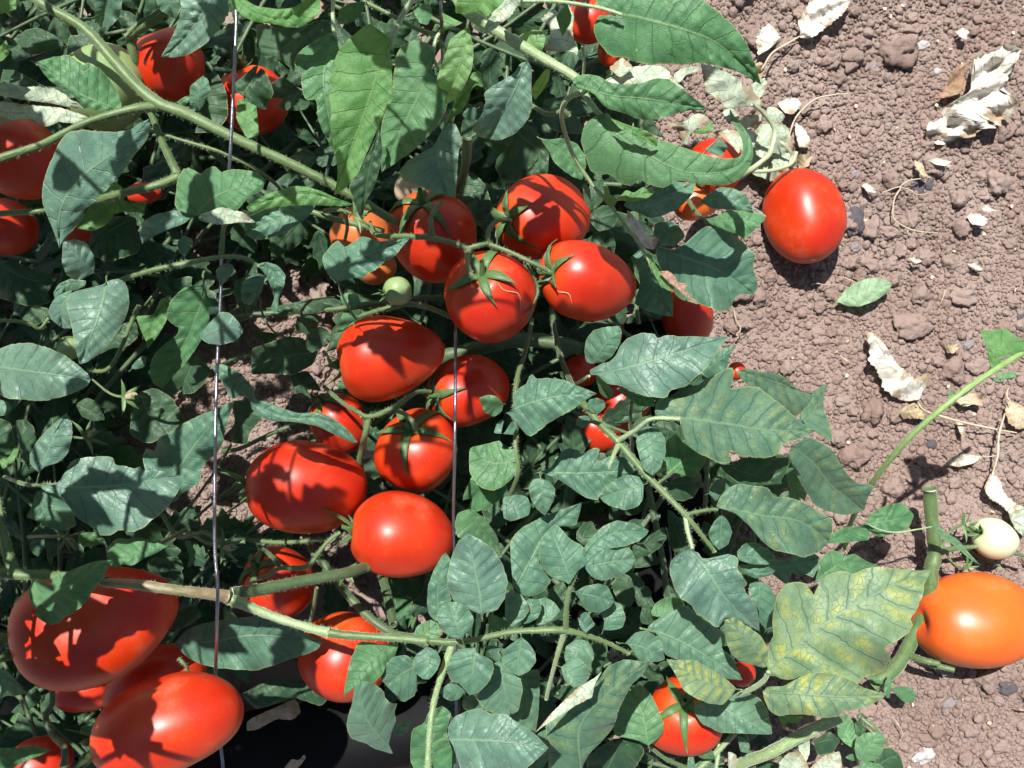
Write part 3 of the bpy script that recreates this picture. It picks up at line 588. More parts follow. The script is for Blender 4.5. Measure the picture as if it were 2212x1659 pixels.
# key parent name mat widths | x,y,z ...
STEMS = """
A1 a stem s 20,22,26,22,20,18 | 40,-60,.235 80,0,.235 180,60,.232 245,130,.23 300,190,.228 345,225,.228 400,245,.226 500,295,.222 620,350,.215 720,400,.21 790,440,.205 870,490,.19
A2 a stem s 24,15,17,18 | 350,228,.226 280,237,.232 180,267,.235 90,312,.236 0,342,.238 -80,372,.24
A3 a stem s 13,15,20 | 325,240,.215 350,305,.21 372,352,.206 382,375,.205
A4 a stem s 20,17,17 | 392,378,.205 340,400,.205 265,417,.205 180,440,.18
A5 a stalk s 7,8,7 | 318,280,.212 400,305,.21 480,330,.208 560,370,.2 620,420,.17
A6 a stalk s 14,13,12 | -60,462,.2 0,461,.2 95,455,.2 150,448,.18
A7 a stem s 12,13,12 | 640,445,.19 700,466,.19 766,484,.19 830,500,.185
A8 a stalk s 9,8,7 | 270,80,.2 300,50,.2 340,25,.2 370,-10,.2
A9 a stalk s 16,24,14 | 360,25,.19 320,50,.19 285,75,.185 290,120,.18 310,160,.17
AR1 a compound_leaf s 11,12,12,9,8 | 232,620,.235 267,603,.245 333,583,.25 417,566,.25 483,555,.25 530,558,.248 560,575,.245
AR1b a stalk s 12,8 | 478,552,.248 480,520,.25 484,490,.255 500,470,.262
AR2 a compound_leaf s 8,9,8 | 10,1030,.20 60,1047,.245 130,1047,.25
AR3 a compound_leaf s 8,7 | -60,690,.24 0,692,.24 60,697,.235 85,710,.23 105,688,.225
AR4 a compound_leaf s 10,8 | 300,660,.2 240,790,.19 190,800,.18
AR5 a stalk s 10,8,5 | 0,1200,.2 8,1150,.2 0,1080,.2 -10,1020,.2
B1 b stem L 22,24,26,22,17 | 960,-60,.30 1000,15,.30 1060,58,.302 1120,95,.303 1165,122,.303 1240,166,.305 1262,195,.305
B2 b stalk L 15,13,11,8 | 1262,200,.302 1270,215,.302 1290,240,.30 1320,275,.298
B3 b stalk l 9,8,8 | 1040,-5,.315 1106,2,.32 1200,3,.325 1290,16,.33 1345,32,.332
B4 b stalk l 10,12,14 | 897,-20,.33 890,0,.335 873,27,.338 853,67,.34 842,100,.34
B5 b stalk l 9,8,10 | 722,-30,.27 720,0,.27 719,40,.275 724,80,.277 732,100,.275
B6 b stalk s 9,10,11 | 780,0,.235 853,37,.235 900,62,.235 940,80,.235 975,130,.23 1010,180,.2
B7 b stalk l 6,8,8 | 947,150,.26 935,120,.262 942,85,.262 950,72,.262
B8 b fruit_truss_stalk L 13,10,9,8,6,5 | 1260,198,.295 1236,207,.29 1219,222,.285 1214,260,.27 1236,330,.25 1273,390,.24 1313,437,.24 1356,493,.238 1392,545,.236 1412,590,.232
B9 b stalk s 10,9 | 1230,250,.26 1215,240,.262 1180,245,.26 1120,210,.24
B10 b stem s 22,20,14 | 1010,300,.2 1005,360,.19 985,420,.17
B11 b stalk l 6,6,6 | 1260,160,.12 1262,130,.13 1258,100,.14
C1 c fruit_truss_stalk s 8,12,13,11,12 | 800,480,.19 813,507,.205 886,511,.222 935,514,.224 985,527,.226 1013,537,.226
C2 c fruit_stalk s 12,9,10 | 935,514,.223 931,490,.225 935,460,.222 953,437,.215
C3 c fruit_truss_stalk s 12,11 | 1010,537,.226 1035,530,.226 1052,526,.224
C4 c fruit_stalk s 11,10,9 | 1052,527,.223 1055,500,.222 1070,480,.22 1090,474,.216 1104,477,.21
C5 c fruit_stalk s 10,10,11 | 1013,537,.226 1010,560,.232 1014,585,.24 1024,604,.24
C6 c fruit_stalk s 10,9,9 | 1055,527,.224 1105,546,.226 1150,568,.226 1186,586,.222
C7 c fruit_stalk s 6,6,5 | 1135,563,.22 1152,595,.214 1162,628,.21 1150,660,.215 1142,690,.22
C8 c stem d 14,14,12 | 500,688,.12 553,680,.12 640,672,.12 720,668,.125 826,654,.13 900,645,.13 980,644,.13
C9 c stem s 8,11,12,9 | 765,700,.185 775,685,.19 810,673,.195 850,663,.2 885,657,.2 930,666,.195 985,690,.18
C10 c stem d 34,32,30 | 930,780,.09 1000,760,.095 1106,735,.1 1180,738,.1 1260,755,.1
C11 c stalk s 9,8,7 | 700,455,.2 730,452,.21 745,462,.215 750,490,.2 745,520,.19
C12 c fruit_truss_stalk s 8,8,9,12,9,8 | 700,835,.135 740,870,.16 770,888,.175 798,900,.18 845,884,.185 880,860,.18 905,846,.17 930,846,.163
C13 c fruit_stalk s 9,9 | 846,884,.184 880,897,.188 893,915,.19 900,930,.188
C14 c stem s 12,13,15,16 | 798,900,.178 790,935,.175 782,970,.165 776,1010,.15 780,1060,.13
C15 c stem d 9,12,12 | 1190,665,.12 1206,753,.14 1222,800,.17 1240,840,.2 1262,868,.22
C16 c stalk s 9,10,9,8 | 1150,690,.12 1135,760,.16 1115,830,.19 1113,956,.2 1119,1013,.2 1110,1050,.19 1085,1100,.17
C17 c stalk d 8,7 | 1365,868,.2 1362,900,.17 1366,980,.14
C18 c stalk d 9,9 | 1530,980,.19 1526,1040,.18 1522,1110,.17
C19 c stalk d 10,9,8 | 480,975,.1 520,968,.11 590,935,.12 670,905,.12
C20 c stalk d 5,5,4 | 560,640,.17 568,680,.17 590,715,.17 620,730,.165
C23 c stalk d 6,7,6 | 420,1120,.13 480,1070,.135 540,1030,.13 600,1000,.125 640,985,.12
C24 c stalk d 6,6,5 | 455,800,.11 520,770,.115 600,765,.11
C25 c stalk d 5,6,5 | 360,1160,.11 420,1080,.12 470,1010,.125 500,960,.12
C26 c stalk d 6,6,5 | 580,600,.12 530,650,.125 470,700,.12
C27 c stalk d 4,4,4 | 640,700,.12 610,760,.12 590,800,.11
C21 c stalk s 9,8,6 | 1380,700,.12 1372,650,.12 1360,610,.12
CR1 c compound_leaf s 5,5,4 | 770,690,.22 757,672,.225 740,640,.235 730,610,.245
C22 c fruit_stalk s 7,8 | 740,800,.18 720,790,.17 700,760,.15
D1 d stem s 26,24,22,20 | -80,1238,.25 0,1240,.25 60,1242,.25 130,1246,.25 230,1256,.268
D2 d stem n 20,22,22,28 | 222,1258,.268 300,1264,.272 380,1275,.27 450,1283,.262 490,1288,.255
D3 d stem d 28,26,24,24 | 500,1282,.25 560,1274,.24 650,1256,.225 740,1240,.21 790,1225,.19
D4 d stem L 28,20,18,22 | 488,1290,.252 520,1303,.252 580,1328,.25 640,1348,.25 690,1362,.25 712,1366,.25
D5 d stem s 20,17,17,20 | 705,1366,.25 760,1373,.25 850,1378,.25 925,1384,.25
D6 d compound_leaf s 14,12,12,15,10,8 | 925,1385,.252 1000,1386,.255 1100,1366,.26 1160,1362,.262 1222,1362,.262 1300,1384,.255 1360,1412,.25
D7 d compound_leaf s 12,11,9 | 1222,1360,.263 1224,1310,.268 1232,1270,.272 1245,1235,.275
D8 d stalk L 13,9,8 | 1220,1366,.26 1206,1410,.25 1192,1460,.235 1180,1510,.215
D9 d compound_leaf L 16,13,12,13 | 975,1398,.25 952,1465,.262 935,1530,.275 927,1600,.278 922,1700,.28
D10 d stem s 16,20,26 | -30,1090,.24 5,1150,.245 15,1190,.248 30,1240,.25
D11 d stem d 12,12,14,16 | 112,1476,.16 112,1520,.16 98,1548,.165 115,1590,.17 140,1620,.18 130,1700,.18
D12 d fruit_truss_stalk s 8,9,9,8 | 535,1166,.155 600,1172,.16 650,1170,.165 700,1165,.168 737,1166,.17
D13 d fruit_truss_stalk s 9,9,11,9,8 | 735,1150,.175 710,1168,.178 690,1192,.178 662,1224,.176 603,1228,.17 575,1245,.16 540,1252,.15
D14 d stem d 14,18,18,16 | 655,1150,.12 680,1195,.125 705,1225,.13 745,1278,.14 800,1335,.15 860,1372,.16 920,1375,.19
D15 d stem d 20,18 | 825,1240,.1 838,1290,.12 850,1350,.14
D16 d stalk s 8,8 | 684,1270,.18 678,1310,.16 670,1345,.14
D17 d stalk s 9,8,7 | 350,1110,.16 385,1160,.165 440,1150,.18 480,1172,.19 530,1170,.19
D18 d stalk s 9,7 | 400,1145,.18 355,1170,.22 330,1182,.24
D19 d stalk s 8,8,7 | 385,1465,.19 405,1445,.19 385,1420,.19
D20 d stem d 9,8 | 605,1228,.17 590,1205,.165 560,1180,.15
D21 d stalk s 7,6 | 570,1640,.05 640,1655,.06 700,1650,.07
E1 e compound_leaf s 13,15,15,14,11,8 | 1228,830,.20 1262,874,.235 1300,920,.245 1333,952,.25 1400,1030,.258 1480,1112,.265 1515,1155,.265 1545,1192,.262
E2 e compound_leaf l 12,9,10 | 1335,952,.252 1375,928,.262 1408,905,.27 1470,905,.272
E3 e stalk l 11,9,5 | 1335,963,.252 1325,985,.262 1315,1012,.27
E4 e stalk s 7,5 | 1420,1045,.258 1440,1030,.255 1458,1015,.25
E5 e stalk l 10,9,8 | 1480,1112,.264 1486,1150,.268 1496,1185,.27
E6 e stem L 24,25,26 | 1560,1700,.10 1600,1652,.12 1660,1628,.14 1730,1590,.15 1815,1548,.155
E7 e compound_leaf l 9,11,10 | 1596,1500,.235 1625,1488,.245 1650,1470,.255 1660,1452,.262
E8 e stalk s 9,8 | 1480,1112,.262 1520,1103,.26 1550,1100,.258
E9 e stalk s 8,7 | 1510,990,.2 1400,1030,.24 1440,1060,.25
E10 e stem d 14,12 | 1400,1050,.1 1430,1200,.1 1445,1330,.08
E11 e stalk l 7,7 | 1245,828,.235 1256,822,.245 1272,812,.255
E12 e stem L 10,9,8 | 1548,1580,.13 1552,1620,.135 1545,1670,.14
E13 e stem L 8,11,10 | 1500,1670,.14 1548,1625,.145 1590,1582,.15
E14 e stalk s 8,7 | 1650,1640,.1 1690,1640,.1 1720,1700,.1
E15 e stem s 10,12,9 | 1852,1545,.03 1890,1575,.035 1915,1605,.03
E16 e stalk s 8,7 | 1400,1610,.15 1440,1640,.14 1500,1665,.13
E17 e stalk s 9,8,7 | 1485,430,.16 1505,460,.18 1527,478,.2
E18 e stem s 7,6 | 1106,1490,.2 1120,1520,.18 1140,1560,.16
F1 f stem s 28,28,34,29,30 | 2009,1056,.062 2012,1106,.055 2020,1190,.05 2012,1230,.05 2005,1300,.045 1975,1370,.04 1935,1440,.035 1885,1480,.03
F2 f stalk s 14,11 | 1975,1424,.04 2010,1435,.045 2062,1447,.05
F3 f stalk s 16,12 | 1972,1420,.042 2000,1428,.052 2030,1434,.055
F4 f fruit_stalk s 18,10,9 | 2022,1196,.052 2055,1186,.05 2095,1182,.045 2112,1180,.045
F5 f stalk s 8,7 | 2150,1200,.035 2190,1195,.04 2230,1208,.04
F6 f stalk s 6,5 | 2100,1195,.03 2130,1210,.03 2160,1222,.03
M1 m stem m 10,12,13,13,12 | 1826,1184,.03 1838,1130,.10 1880,1050,.16 1960,950,.2 2060,862,.215 2140,805,.21 2230,748,.2 2300,700,.19
M2 m stalk m 6,5,4 | 2078,855,.205 2110,830,.2 2140,795,.19 2150,780,.185
M3 m tendril l 3,3,4,3 | 1858,1114,.10 1885,1138,.10 1930,1150,.098 1980,1144,.095 2012,1138,.09
K1 k stem m 6,5 | 1858,1690,.02 1853,1640,.05 1850,1615,.07
J1 j stem m 4,4 | 1905,1490,.02 1920,1478,.04 1932,1480,.04
H1 h stalk w 11,12,11,9,8 | 1585,392,.04 1619,369,.055 1650,345,.06 1665,327,.06 1673,281,.06 1649,244,.07 1625,225,.08
H2 h stalk w 9,9,8 | 1619,369,.055 1650,370,.055 1678,366,.05 1710,353,.045 1720,330,.035
"""
MS['w'] = stem_mat('wilted pale stalk', (.30, .38, .20), (.36, .42, .26), spots=.1, sheen=.2)
for ln in STEMS.strip().splitlines():
    hd, pt = ln.split('|'); k, par, nm, m, ws = hd.split()
    pts = [tuple(map(float, q.split(','))) for q in pt.split()]
    K[k] = build_tube(nm, MS[m], pts, [float(x) for x in ws.split(',')], K[par], bumpy=.14, seed=len(K))
# ---------------------------------------------------------------- traced leaves
# tile kind z0 z1 parent petiole | midrib | outline
LEAVES = """
00 s .285 .265 a 0|1400,-60 1330,60 1250,180 1130,310 1045,368|1165,-60 1175,60 1150,160 1110,250 1042,368 1130,372 1220,355 1330,290 1420,190 1485,70 1470,-60
00 b .25 .24 a 0|1080,-40 1130,130|1000,-40 1030,60 1140,125 1165,60 1160,-40
00 b .27 .25 a 0|700,-40 650,172|615,-40 612,120 650,177 720,170 780,100 797,-40
00 s .26 .30 a 0|385,1607 395,1350 540,1140 770,965 967,772|430,855 500,840 600,850 740,857 850,838 900,800 965,770 977,822 950,910 870,1010 770,1150 640,1280 540,1370 552,1400 500,1450 470,1500 420,1550 385,1610 370,1560 320,1430 280,1330 268,1270 280,1180 330,1040 380,930
00 w .22 .23 a 0|570,690 300,640 0,575|-60,560 0,545 60,540 150,560 250,562 350,575 420,600 450,645 560,680 575,700 500,705 300,665 100,640 0,620 -60,620
00 w .225 .22 a 0|610,785 400,750 0,725|0,655 200,680 400,700 560,750 610,790 500,802 380,790 290,830 270,880 200,887 290,855 280,820 200,770 120,770 0,807 -60,800 -60,650
00 g .225 .235 a 20|760,712 500,600 242,400|240,400 340,370 450,355 540,420 570,398 640,440 700,500 760,590 790,690 765,715 640,720 540,690 450,590 330,530 270,460
00 d .21 .2 a 0|560,690 300,570 20,450|20,450 100,455 200,510 290,560 430,570 560,690 300,640 0,540 10,500
00 d .2 .2 a 10|440,300 270,250 110,240|110,240 170,190 250,180 360,230 440,295 340,320 240,352 180,350 120,300
00 l .2 .2 a 0|-60,20 105,40|-60,-60 100,-40 108,60 60,75 -60,110
00 l .22 .2 a 0|-40,360 40,320 42,258|0,300 40,255 52,300 60,350 20,390 -60,420 -60,340
00 g .27 .28 a 0|1280,1392 1330,1330 1440,1250 1720,1170|1150,1150 1180,1100 1220,1085 1260,1100 1290,1150 1310,1120 1350,1085 1380,1070 1410,1090 1430,1120 1500,1095 1580,1100 1659,1112 1725,1165 1700,1230 1600,1290 1550,1350 1450,1390 1280,1400 1130,1355 1140,1260
00 w .283 .272 a 0|1290,1400 1450,1400 1659,1442|1290,1390 1360,1370 1420,1345 1500,1350 1580,1380 1661,1443 1550,1442 1420,1457 1340,1440
00 s .265 .255 a 0|1255,1402 1110,1430 920,1580|900,1480 920,1440 1000,1390 1130,1362 1200,1372 1258,1405 1180,1455 1080,1490 1000,1530 922,1580 905,1530
00 b .19 .2 a 0|1290,725 1290,620 1322,488|1230,560 1290,510 1322,486 1350,520 1367,590 1340,650 1290,725 1230,720
00 l .18 .17 a 0|1600,900 1600,640|1535,650 1600,640 1659,650 1680,880 1600,900 1530,770
00 d .15 .15 a 0|1290,730 1390,500|1290,520 1400,450 1470,600 1480,760 1390,860 1250,860 1220,780
00 l .16 .15 a 0|490,1480 700,1320 950,1310|490,1480 550,1380 640,1260 750,1180 805,1220 800,1290 830,1330 955,1308 930,1380 800,1370 740,1390 700,1450 600,1500
00 d .13 .13 a 0|890,1400 700,1500 560,1640|600,1480 750,1400 860,1400 920,1500 900,1640 700,1700 560,1640
01 s .265 .28 AR1 12|628,122 540,40 410,-82|405,-60 408,-90 480,-110 560,-90 610,0 618,80 580,140 480,158 430,120 400,50
00 b .24 .24 a 10|1180,1520 1180,1665|1150,1570 1180,1530 1240,1518 1253,1570 1200,1665 1160,1640
00 k .22 .22 a 0|1140,665 1255,615|1140,665 1190,630 1257,612 1195,690
01 s .265 .27 AR1 22|690,168 650,360 517,700|700,162 760,143 812,170 832,220 840,300 820,390 770,470 720,560 640,640 560,690 515,702 500,640 480,560 468,480 450,400 430,300 450,235 560,210 660,190
01 s .245 .235 a 0|480,210 400,330 400,470|360,270 410,240 460,220 480,300 475,470 400,467 330,410 312,360 330,310
01 b .225 .225 a 0|560,180 440,170 345,250|345,240 380,180 460,145 560,160 550,200 430,240 360,290
01 s .285 .30 a 0|-100,720 0,722 200,750 587,800|-100,620 0,600 80,570 180,560 260,580 340,602 430,650 510,710 570,762 588,800 570,840 500,880 420,910 300,937 180,935 60,925 0,900 -100,850
01 b .26 .26 a 0|-60,950 0,960 78,985|-60,920 0,930 50,945 80,985 50,1030 0,1037 -60,1010
01 g .235 .20 AR1 26|1320,170 1310,300 1210,540 1052,858|1240,190 1210,163 1180,210 1110,280 1085,340 1078,400 1110,442 1162,460 1150,510 1080,560 1010,620 978,680 972,760 995,830 1054,860 1120,780 1200,700 1270,600 1330,500 1360,400 1345,330 1420,300 1350,290 1333,200
01 s .235 .25 a 0|1290,540 1400,480 1570,460|1290,520 1350,440 1430,360 1490,370 1550,430 1576,490 1530,550 1440,577 1340,567
01 b .25 .245 AR1 10|1475,60 1430,196|1400,130 1400,90 1440,50 1512,55 1515,100 1470,160 1430,197
01 l .13 .12 a 0|1090,280 1000,420 955,605|865,330 930,350 990,392 1040,280 1080,262 1107,300 1080,420 1020,520 956,605 950,560 920,500 890,420
01 b .22 .24 a 20|1060,1520 1160,1380 1300,1180 1516,938|1517,937 1490,1030 1470,1100 1440,1220 1400,1290 1340,1330 1290,1400 1312,1450 1250,1500 1170,1540 1140,1592 1070,1600 1000,1500 930,1370 925,1280 950,1240 1010,1265 1020,1200 1050,1160 1100,1150 1150,1100 1280,1040 1400,990
01 s .262 .245 AR2 10|235,1483 500,1500 800,1480 1203,1413|240,1480 370,1482 420,1440 388,1360 440,1330 540,1305 650,1300 742,1298 733,1352 800,1360 930,1390 1060,1393 1130,1422 1205,1413 1150,1530 1080,1640 980,1720 880,1790 850,1792 765,1768 720,1820 650,1815 600,1760 500,1700 430,1600 370,1540 300,1530
01 b .245 .24 AR2 0|235,1520 330,1780|230,1530 300,1518 370,1540 430,1590 480,1660 492,1750 420,1782 330,1772 250,1720 165,1690 200,1640
01 s .27 .27 AR2 14|245,1440 310,1260 432,1016|432,1016 465,1080 470,1160 440,1280 380,1340 300,1360 250,1400 200,1370 190,1290 230,1210 300,1130 380,1060
01 d .2 .19 a 0|190,1390 100,1070|95,1065 170,1060 220,1110 237,1200 192,1290 192,1390 140,1300
01 l .18 .17 a 0|10,1380 100,1230|-20,1300 0,1290 60,1310 95,1228 122,1250 90,1330 20,1385
01 d .17 .17 a 0|0,1300 -40,1060|-80,1100 0,1050 70,1080 100,1230 60,1310 0,1290 -80,1300
01 d .16 .16 a 0|490,960 680,1062|490,960 560,918 622,940 660,1000 682,1062 600,1070 530,1040
01 b .22 .215 a 8|1368,712 1480,780 1652,930|1363,712 1440,698 1560,760 1640,850 1660,925 1640,937 1560,905 1500,930 1440,820
01 d .18 .17 a 0|1560,140 1590,400|1520,170 1600,120 1680,130 1659,300 1630,402 1560,362 1515,240
01 d .15 .14 a 0|1270,640 1180,860|1270,630 1330,700 1375,740 1320,830 1250,892 1100,902 1040,870 1100,800 1200,700
01 d .14 .13 a 0|1530,935 1560,1220|1515,940 1600,930 1659,960 1720,1020 1659,1100 1620,1140 1600,1222 1510,1212 1520,1060
01 d .11 .11 a 0|900,880 1000,1060 1180,1060|860,900 1000,850 1120,920 1190,1060 1100,1160 960,1220 840,1160
01 b .2 .2 AR4 6|850,735 955,650|848,720 880,680 920,648 955,655 935,720 872,738
01 d .14 .14 a 0|640,620 800,480 890,520|640,640 700,560 790,440 880,420 900,520 840,580 720,600
01 d .12 .12 a 0|0,60 200,150 400,180|-60,60 60,20 200,80 380,140 300,240 340,300 200,330 60,290 -60,260
01 l .14 .14 a 0|320,260 240,210|310,220 330,120 400,100 420,180 350,270
01 d .17 .17 a 0|310,350 140,400|145,410 180,350 230,320 320,340 320,400 240,450 160,430
10 l .345 .315 b 0|868,240 800,450 700,750 590,1030 503,1262|780,140 740,140 680,190 600,250 545,310 505,378 507,410 533,430 480,490 465,540 500,552 470,640 490,700 480,800 500,950 520,1050 532,1120 520,1200 503,1262 530,1257 600,1200 670,1110 710,1010 750,920 800,800 840,720 890,630 885,540 880,440 899,382 860,380 870,300 890,240 830,222 800,170
10 g .27 .24 b 8|1150,350 1080,560 960,800 813,1118|1150,300 1080,268 1010,260 940,300 900,380 880,640 815,780 805,900 812,1118 900,1060 1000,990 1100,900 1190,800 1240,690 1247,600 1190,480 1130,460 1160,400
10 g .28 .265 b 0|510,230 440,500 480,800 540,1050|490,210 400,258 310,308 255,370 243,430 300,450 290,530 310,630 350,672 390,638 400,760 430,850 460,900 500,980 540,1060 600,900 600,600 560,300
10 d .262 .24 b 0|790,830 730,1130 686,1418|800,830 812,900 820,980 800,1100 760,1220 710,1310 688,1420 660,1390 630,1290 600,1210 680,1080 750,950
10 l .32 .30 b 0|1375,180 1330,400 1215,675|1380,170 1330,200 1260,250 1230,340 1190,450 1172,520 1190,572 1240,590 1252,620 1207,660 1225,680 1280,650 1350,560 1400,450 1412,350 1400,260
10 s .265 .245 b 0|1200,860 1180,1010 1240,1278|1150,950 1060,1000 980,1040 922,1110 950,1162 990,1190 1060,1200 1120,1240 1200,1250 1292,1285 1300,1180 1312,1000 1325,870 1280,785 1200,855
10 l .31 .30 b 0|-160,-40 0,90 200,120 420,-30|-160,-60 0,40 150,60 240,50 350,-15 415,-60 415,80 370,130 280,172 200,178 80,150 0,145 -80,110 -160,40
10 d .235 .225 b 0|400,140 200,300 60,395|0,150 130,175 280,180 400,130 480,130 492,210 400,255 310,300 260,360 250,470 200,420 130,375 100,350 72,398 40,340 0,310
10 g .25 .24 b 6|700,20 525,145|525,145 540,60 600,20 705,8 700,60 650,130 580,157
10 g .26 .26 b 0|1030,50 1120,160|1010,60 1060,20 1130,30 1143,100 1112,162 1060,150
10 l .34 .33 b 0|1500,-60 1440,60 1480,120|1190,-60 1200,50 1260,90 1350,92 1440,75 1500,110 1600,20 1640,-60
10 w .325 .32 b 0|1659,-60 1580,80 1458,246|1550,-60 1560,40 1490,150 1480,200 1457,248 1520,210 1660,95 1760,-60
20 s .30 .275 b 0|110,380 -10,640 -170,910|125,560 132,700 100,780 40,850 -10,885 -100,912 -220,884 -262,832 -200,750 -170,660 -185,600 -80,530 10,480 60,400 130,420
10 l .28 .285 a 0|642,1328 300,1250 -60,1340|-70,1345 60,1262 240,1203 330,1210 430,1240 510,1280 645,1328 560,1337 400,1330 270,1330 100,1347 -30,1375
10 b .262 .26 a 0|388,1330 200,1400 -60,1500|-70,1420 50,1360 100,1340 250,1330 390,1328 360,1380 280,1450 180,1512 60,1552 0,1555 -80,1520
11 b .265 .275 CR1 0|520,165 640,30 1005,-118|1005,-118 900,-105 800,-95 720,-120 690,-130 640,-100 560,-40 538,-112 480,-60 435,-10 428,50 460,110 518,168 600,150 640,135 692,183 705,130 790,80 833,35 900,5 940,-50
10 l .19 .18 b 0|1470,480 1340,640 1190,885|1188,885 1220,800 1270,700 1310,600 1380,520 1400,470 1450,458 1472,520 1475,572 1430,550 1392,590 1380,650 1330,722 1280,760 1230,830
10 b .22 .22 b 4|1440,700 1340,760|1337,740 1370,700 1420,695 1443,740 1410,777 1360,777
10 d .2 .19 b 0|0,480 -80,650 0,900|-160,560 0,420 60,460 120,600 60,700 130,720 0,700
10 d .18 .17 b 0|520,1000 250,1000|230,1010 280,960 370,990 430,1040 500,1000 500,1110 420,1160 300,1150 210,1120 170,1080
10 d .17 .17 b 0|1520,950 1600,860|1430,880 1500,900 1640,870 1700,960 1659,1010 1560,990
10 d .18 .17 b 6|380,560 180,640|0,400 100,440 250,480 300,620 200,720 60,660
10 d .14 .14 c 0|1300,1300 1400,1120 1500,1300|1290,1290 1310,1150 1400,1110 1490,1200 1530,1330 1500,1430 1420,1440 1380,1340
10 l .23 .23 b 0|1440,100 1160,230|1200,50 1240,100 1340,150 1200,210 1160,240 1220,160
20 g .325 .315 b 6|700,92 850,120 1250,240 1450,380 1614,545|525,160 560,110 600,75 545,30 545,-40 700,-90 900,-100 1200,-20 1290,40 1400,130 1480,220 1530,300 1560,380 1590,450 1614,546 1560,520 1480,470 1380,440 1280,415 1200,405 1090,420 1000,410 900,422 830,410 765,392 738,368 700,360 672,388 620,350 580,300 535,240
20 g .315 .31 b 0|400,545 620,615 850,640 1254,700|390,530 410,495 480,480 560,490 620,530 700,545 790,545 850,535 930,505 1010,508 1080,560 1160,620 1256,692 1240,717 1150,715 1080,730 980,765 880,780 810,772 750,740 680,720 610,700 560,650 540,612 430,575
20 g .30 .29 b 0|585,740 700,880 880,1000 1100,1110 1330,1120 1480,1060 1535,950 1480,820 1414,708|570,740 520,760 460,830 443,900 460,980 490,1070 530,1140 562,1142 602,1100 650,1140 700,1190 762,1218 790,1200 805,1162 860,1180 940,1215 1000,1225 1040,1165 1150,1180 1280,1200 1400,1200 1480,1160 1540,1090 1567,1000 1552,900 1500,820 1440,760 1414,706 1408,760 1450,830 1490,900 1500,980 1470,1022 1380,1030 1250,1000 1150,970 1020,920 940,910 850,860 750,810 660,780 620,730
20 l .312 .308 b 0|640,768 800,850 940,945|635,765 740,805 880,850 947,910 938,953 850,905 700,835
20 l .30 .305 b 0|100,360 140,280 212,200|90,350 10,332 0,290 60,220 130,193 205,200 218,250 200,320 150,372
20 l .285 .27 b 0|245,450 150,655|120,590 150,652 190,600 240,520 248,450 220,445 160,520
20 w .20 .19 b 0|455,440 390,300 300,80|240,70 300,40 370,30 405,100 390,200 412,290 450,370 440,340 340,330 205,352 203,300 250,240 240,160 187,140 215,90
20 g .26 .245 b 0|360,28 350,120 326,236|285,110 320,60 360,26 387,100 380,150 326,238 310,190
20 w .17 .18 b 0|1125,940 1150,850 1090,780|980,760 1000,800 1070,840 1110,930 1140,940 1160,850 1200,830 1270,810 1308,770 1300,702 1250,742 1180,740 1140,718 1155,770 1080,800 1010,790
20 l .155 .16 b 0|1165,850 1300,850|1160,860 1250,820 1305,775 1300,860 1230,870
20 w .075 .10 h 0|1600,690 1450,620 1300,420|1218,405 1320,440 1400,470 1480,520 1510,590 1545,520 1565,600 1615,645 1605,692 1520,692 1450,700 1380,700 1330,650 1260,590 1240,510
20 w .06 .055 h 0|1620,740 1475,842|1465,780 1530,740 1615,745 1612,800 1540,832 1478,844
20 w .05 .05 h 0|1430,700 1400,800|1365,720 1420,695 1485,760 1440,792 1380,775
20 w .13 .12 b 0|1040,535 1217,430|1038,480 1110,440 1210,418 1217,460 1130,482 1080,545
20 w .17 .165 b 0|520,560 800,470 1128,580|560,540 700,470 800,430 900,420 990,430 1030,480 1080,540 1130,583 1040,560 930,545 740,545 600,600
20 w .18 .175 b 0|700,500 720,370|625,440 715,368 790,440 700,505
20 b .21 .20 e 0|740,1345 950,1290 1192,1182|718,1330 800,1260 920,1200 1040,1172 1150,1188 1193,1182 1172,1260 1100,1332 1000,1390 900,1415 760,1355
20 g .2 .19 b 8|183,898 330,990 452,1165|178,893 240,905 330,893 420,930 470,1000 482,1070 455,1168 400,1150 340,1110 270,1050 240,980
21 b .225 .21 e 0|930,-60 1150,20 1350,100 1565,245|925,-70 1050,-40 1140,-90 1190,-160 1270,-200 1380,-170 1470,-120 1530,-50 1585,-20 1560,70 1598,200 1565,248 1480,245 1430,290 1422,332 1350,367 1300,340 1200,310 1100,280 1050,240 1010,150 950,60
21 b .18 .165 e 0|830,-60 900,150 1042,392|740,-40 850,-10 950,60 1005,160 1042,260 1043,394 960,380 860,350 785,310 830,200 820,100
20 b .215 .22 e 6|1232,1300 1400,1290 1560,1362|1240,1280 1340,1213 1430,1218 1515,1260 1550,1330 1562,1372 1480,1368 1400,1357 1300,1352 1225,1312
20 g .22 .235 e 0|1262,1425 1450,1430 1642,1418|1255,1415 1330,1400 1400,1358 1500,1370 1560,1380 1612,1390 1644,1418 1580,1482 1530,1530 1505,1552 1460,1520 1360,1480 1280,1450
20 w .15 .14 e 0|1560,1350 1640,1430|1555,1345 1600,1360 1650,1400 1620,1440 1575,1440
20 b .15 .15 e 0|1250,985 1345,892|1245,975 1345,888 1392,940 1415,1022 1340,1012
20 w .12 .11 h 0|1470,1000 1400,850 1340,860|1335,860 1400,840 1470,850 1500,900 1470,1000 1430,950
20 b .165 .155 e 0|930,1450 1100,1590|925,1450 1010,1425 1080,1460 1125,1530 1060,1592 960,1592 915,1520
20 d .17 .17 e 0|520,1370 640,1480|510,1380 600,1330 685,1320 690,1400 655,1480 560,1500 508,1440
20 d .12 .12 b 0|250,700 420,760|200,650 350,620 520,650 560,800 450,900 300,880 200,780
20 d .14 .13 b 0|0,820 180,1000 120,1140|-140,1000 0,850 120,810 200,900 240,1000 230,1130 120,1140 0,1190 -80,1150
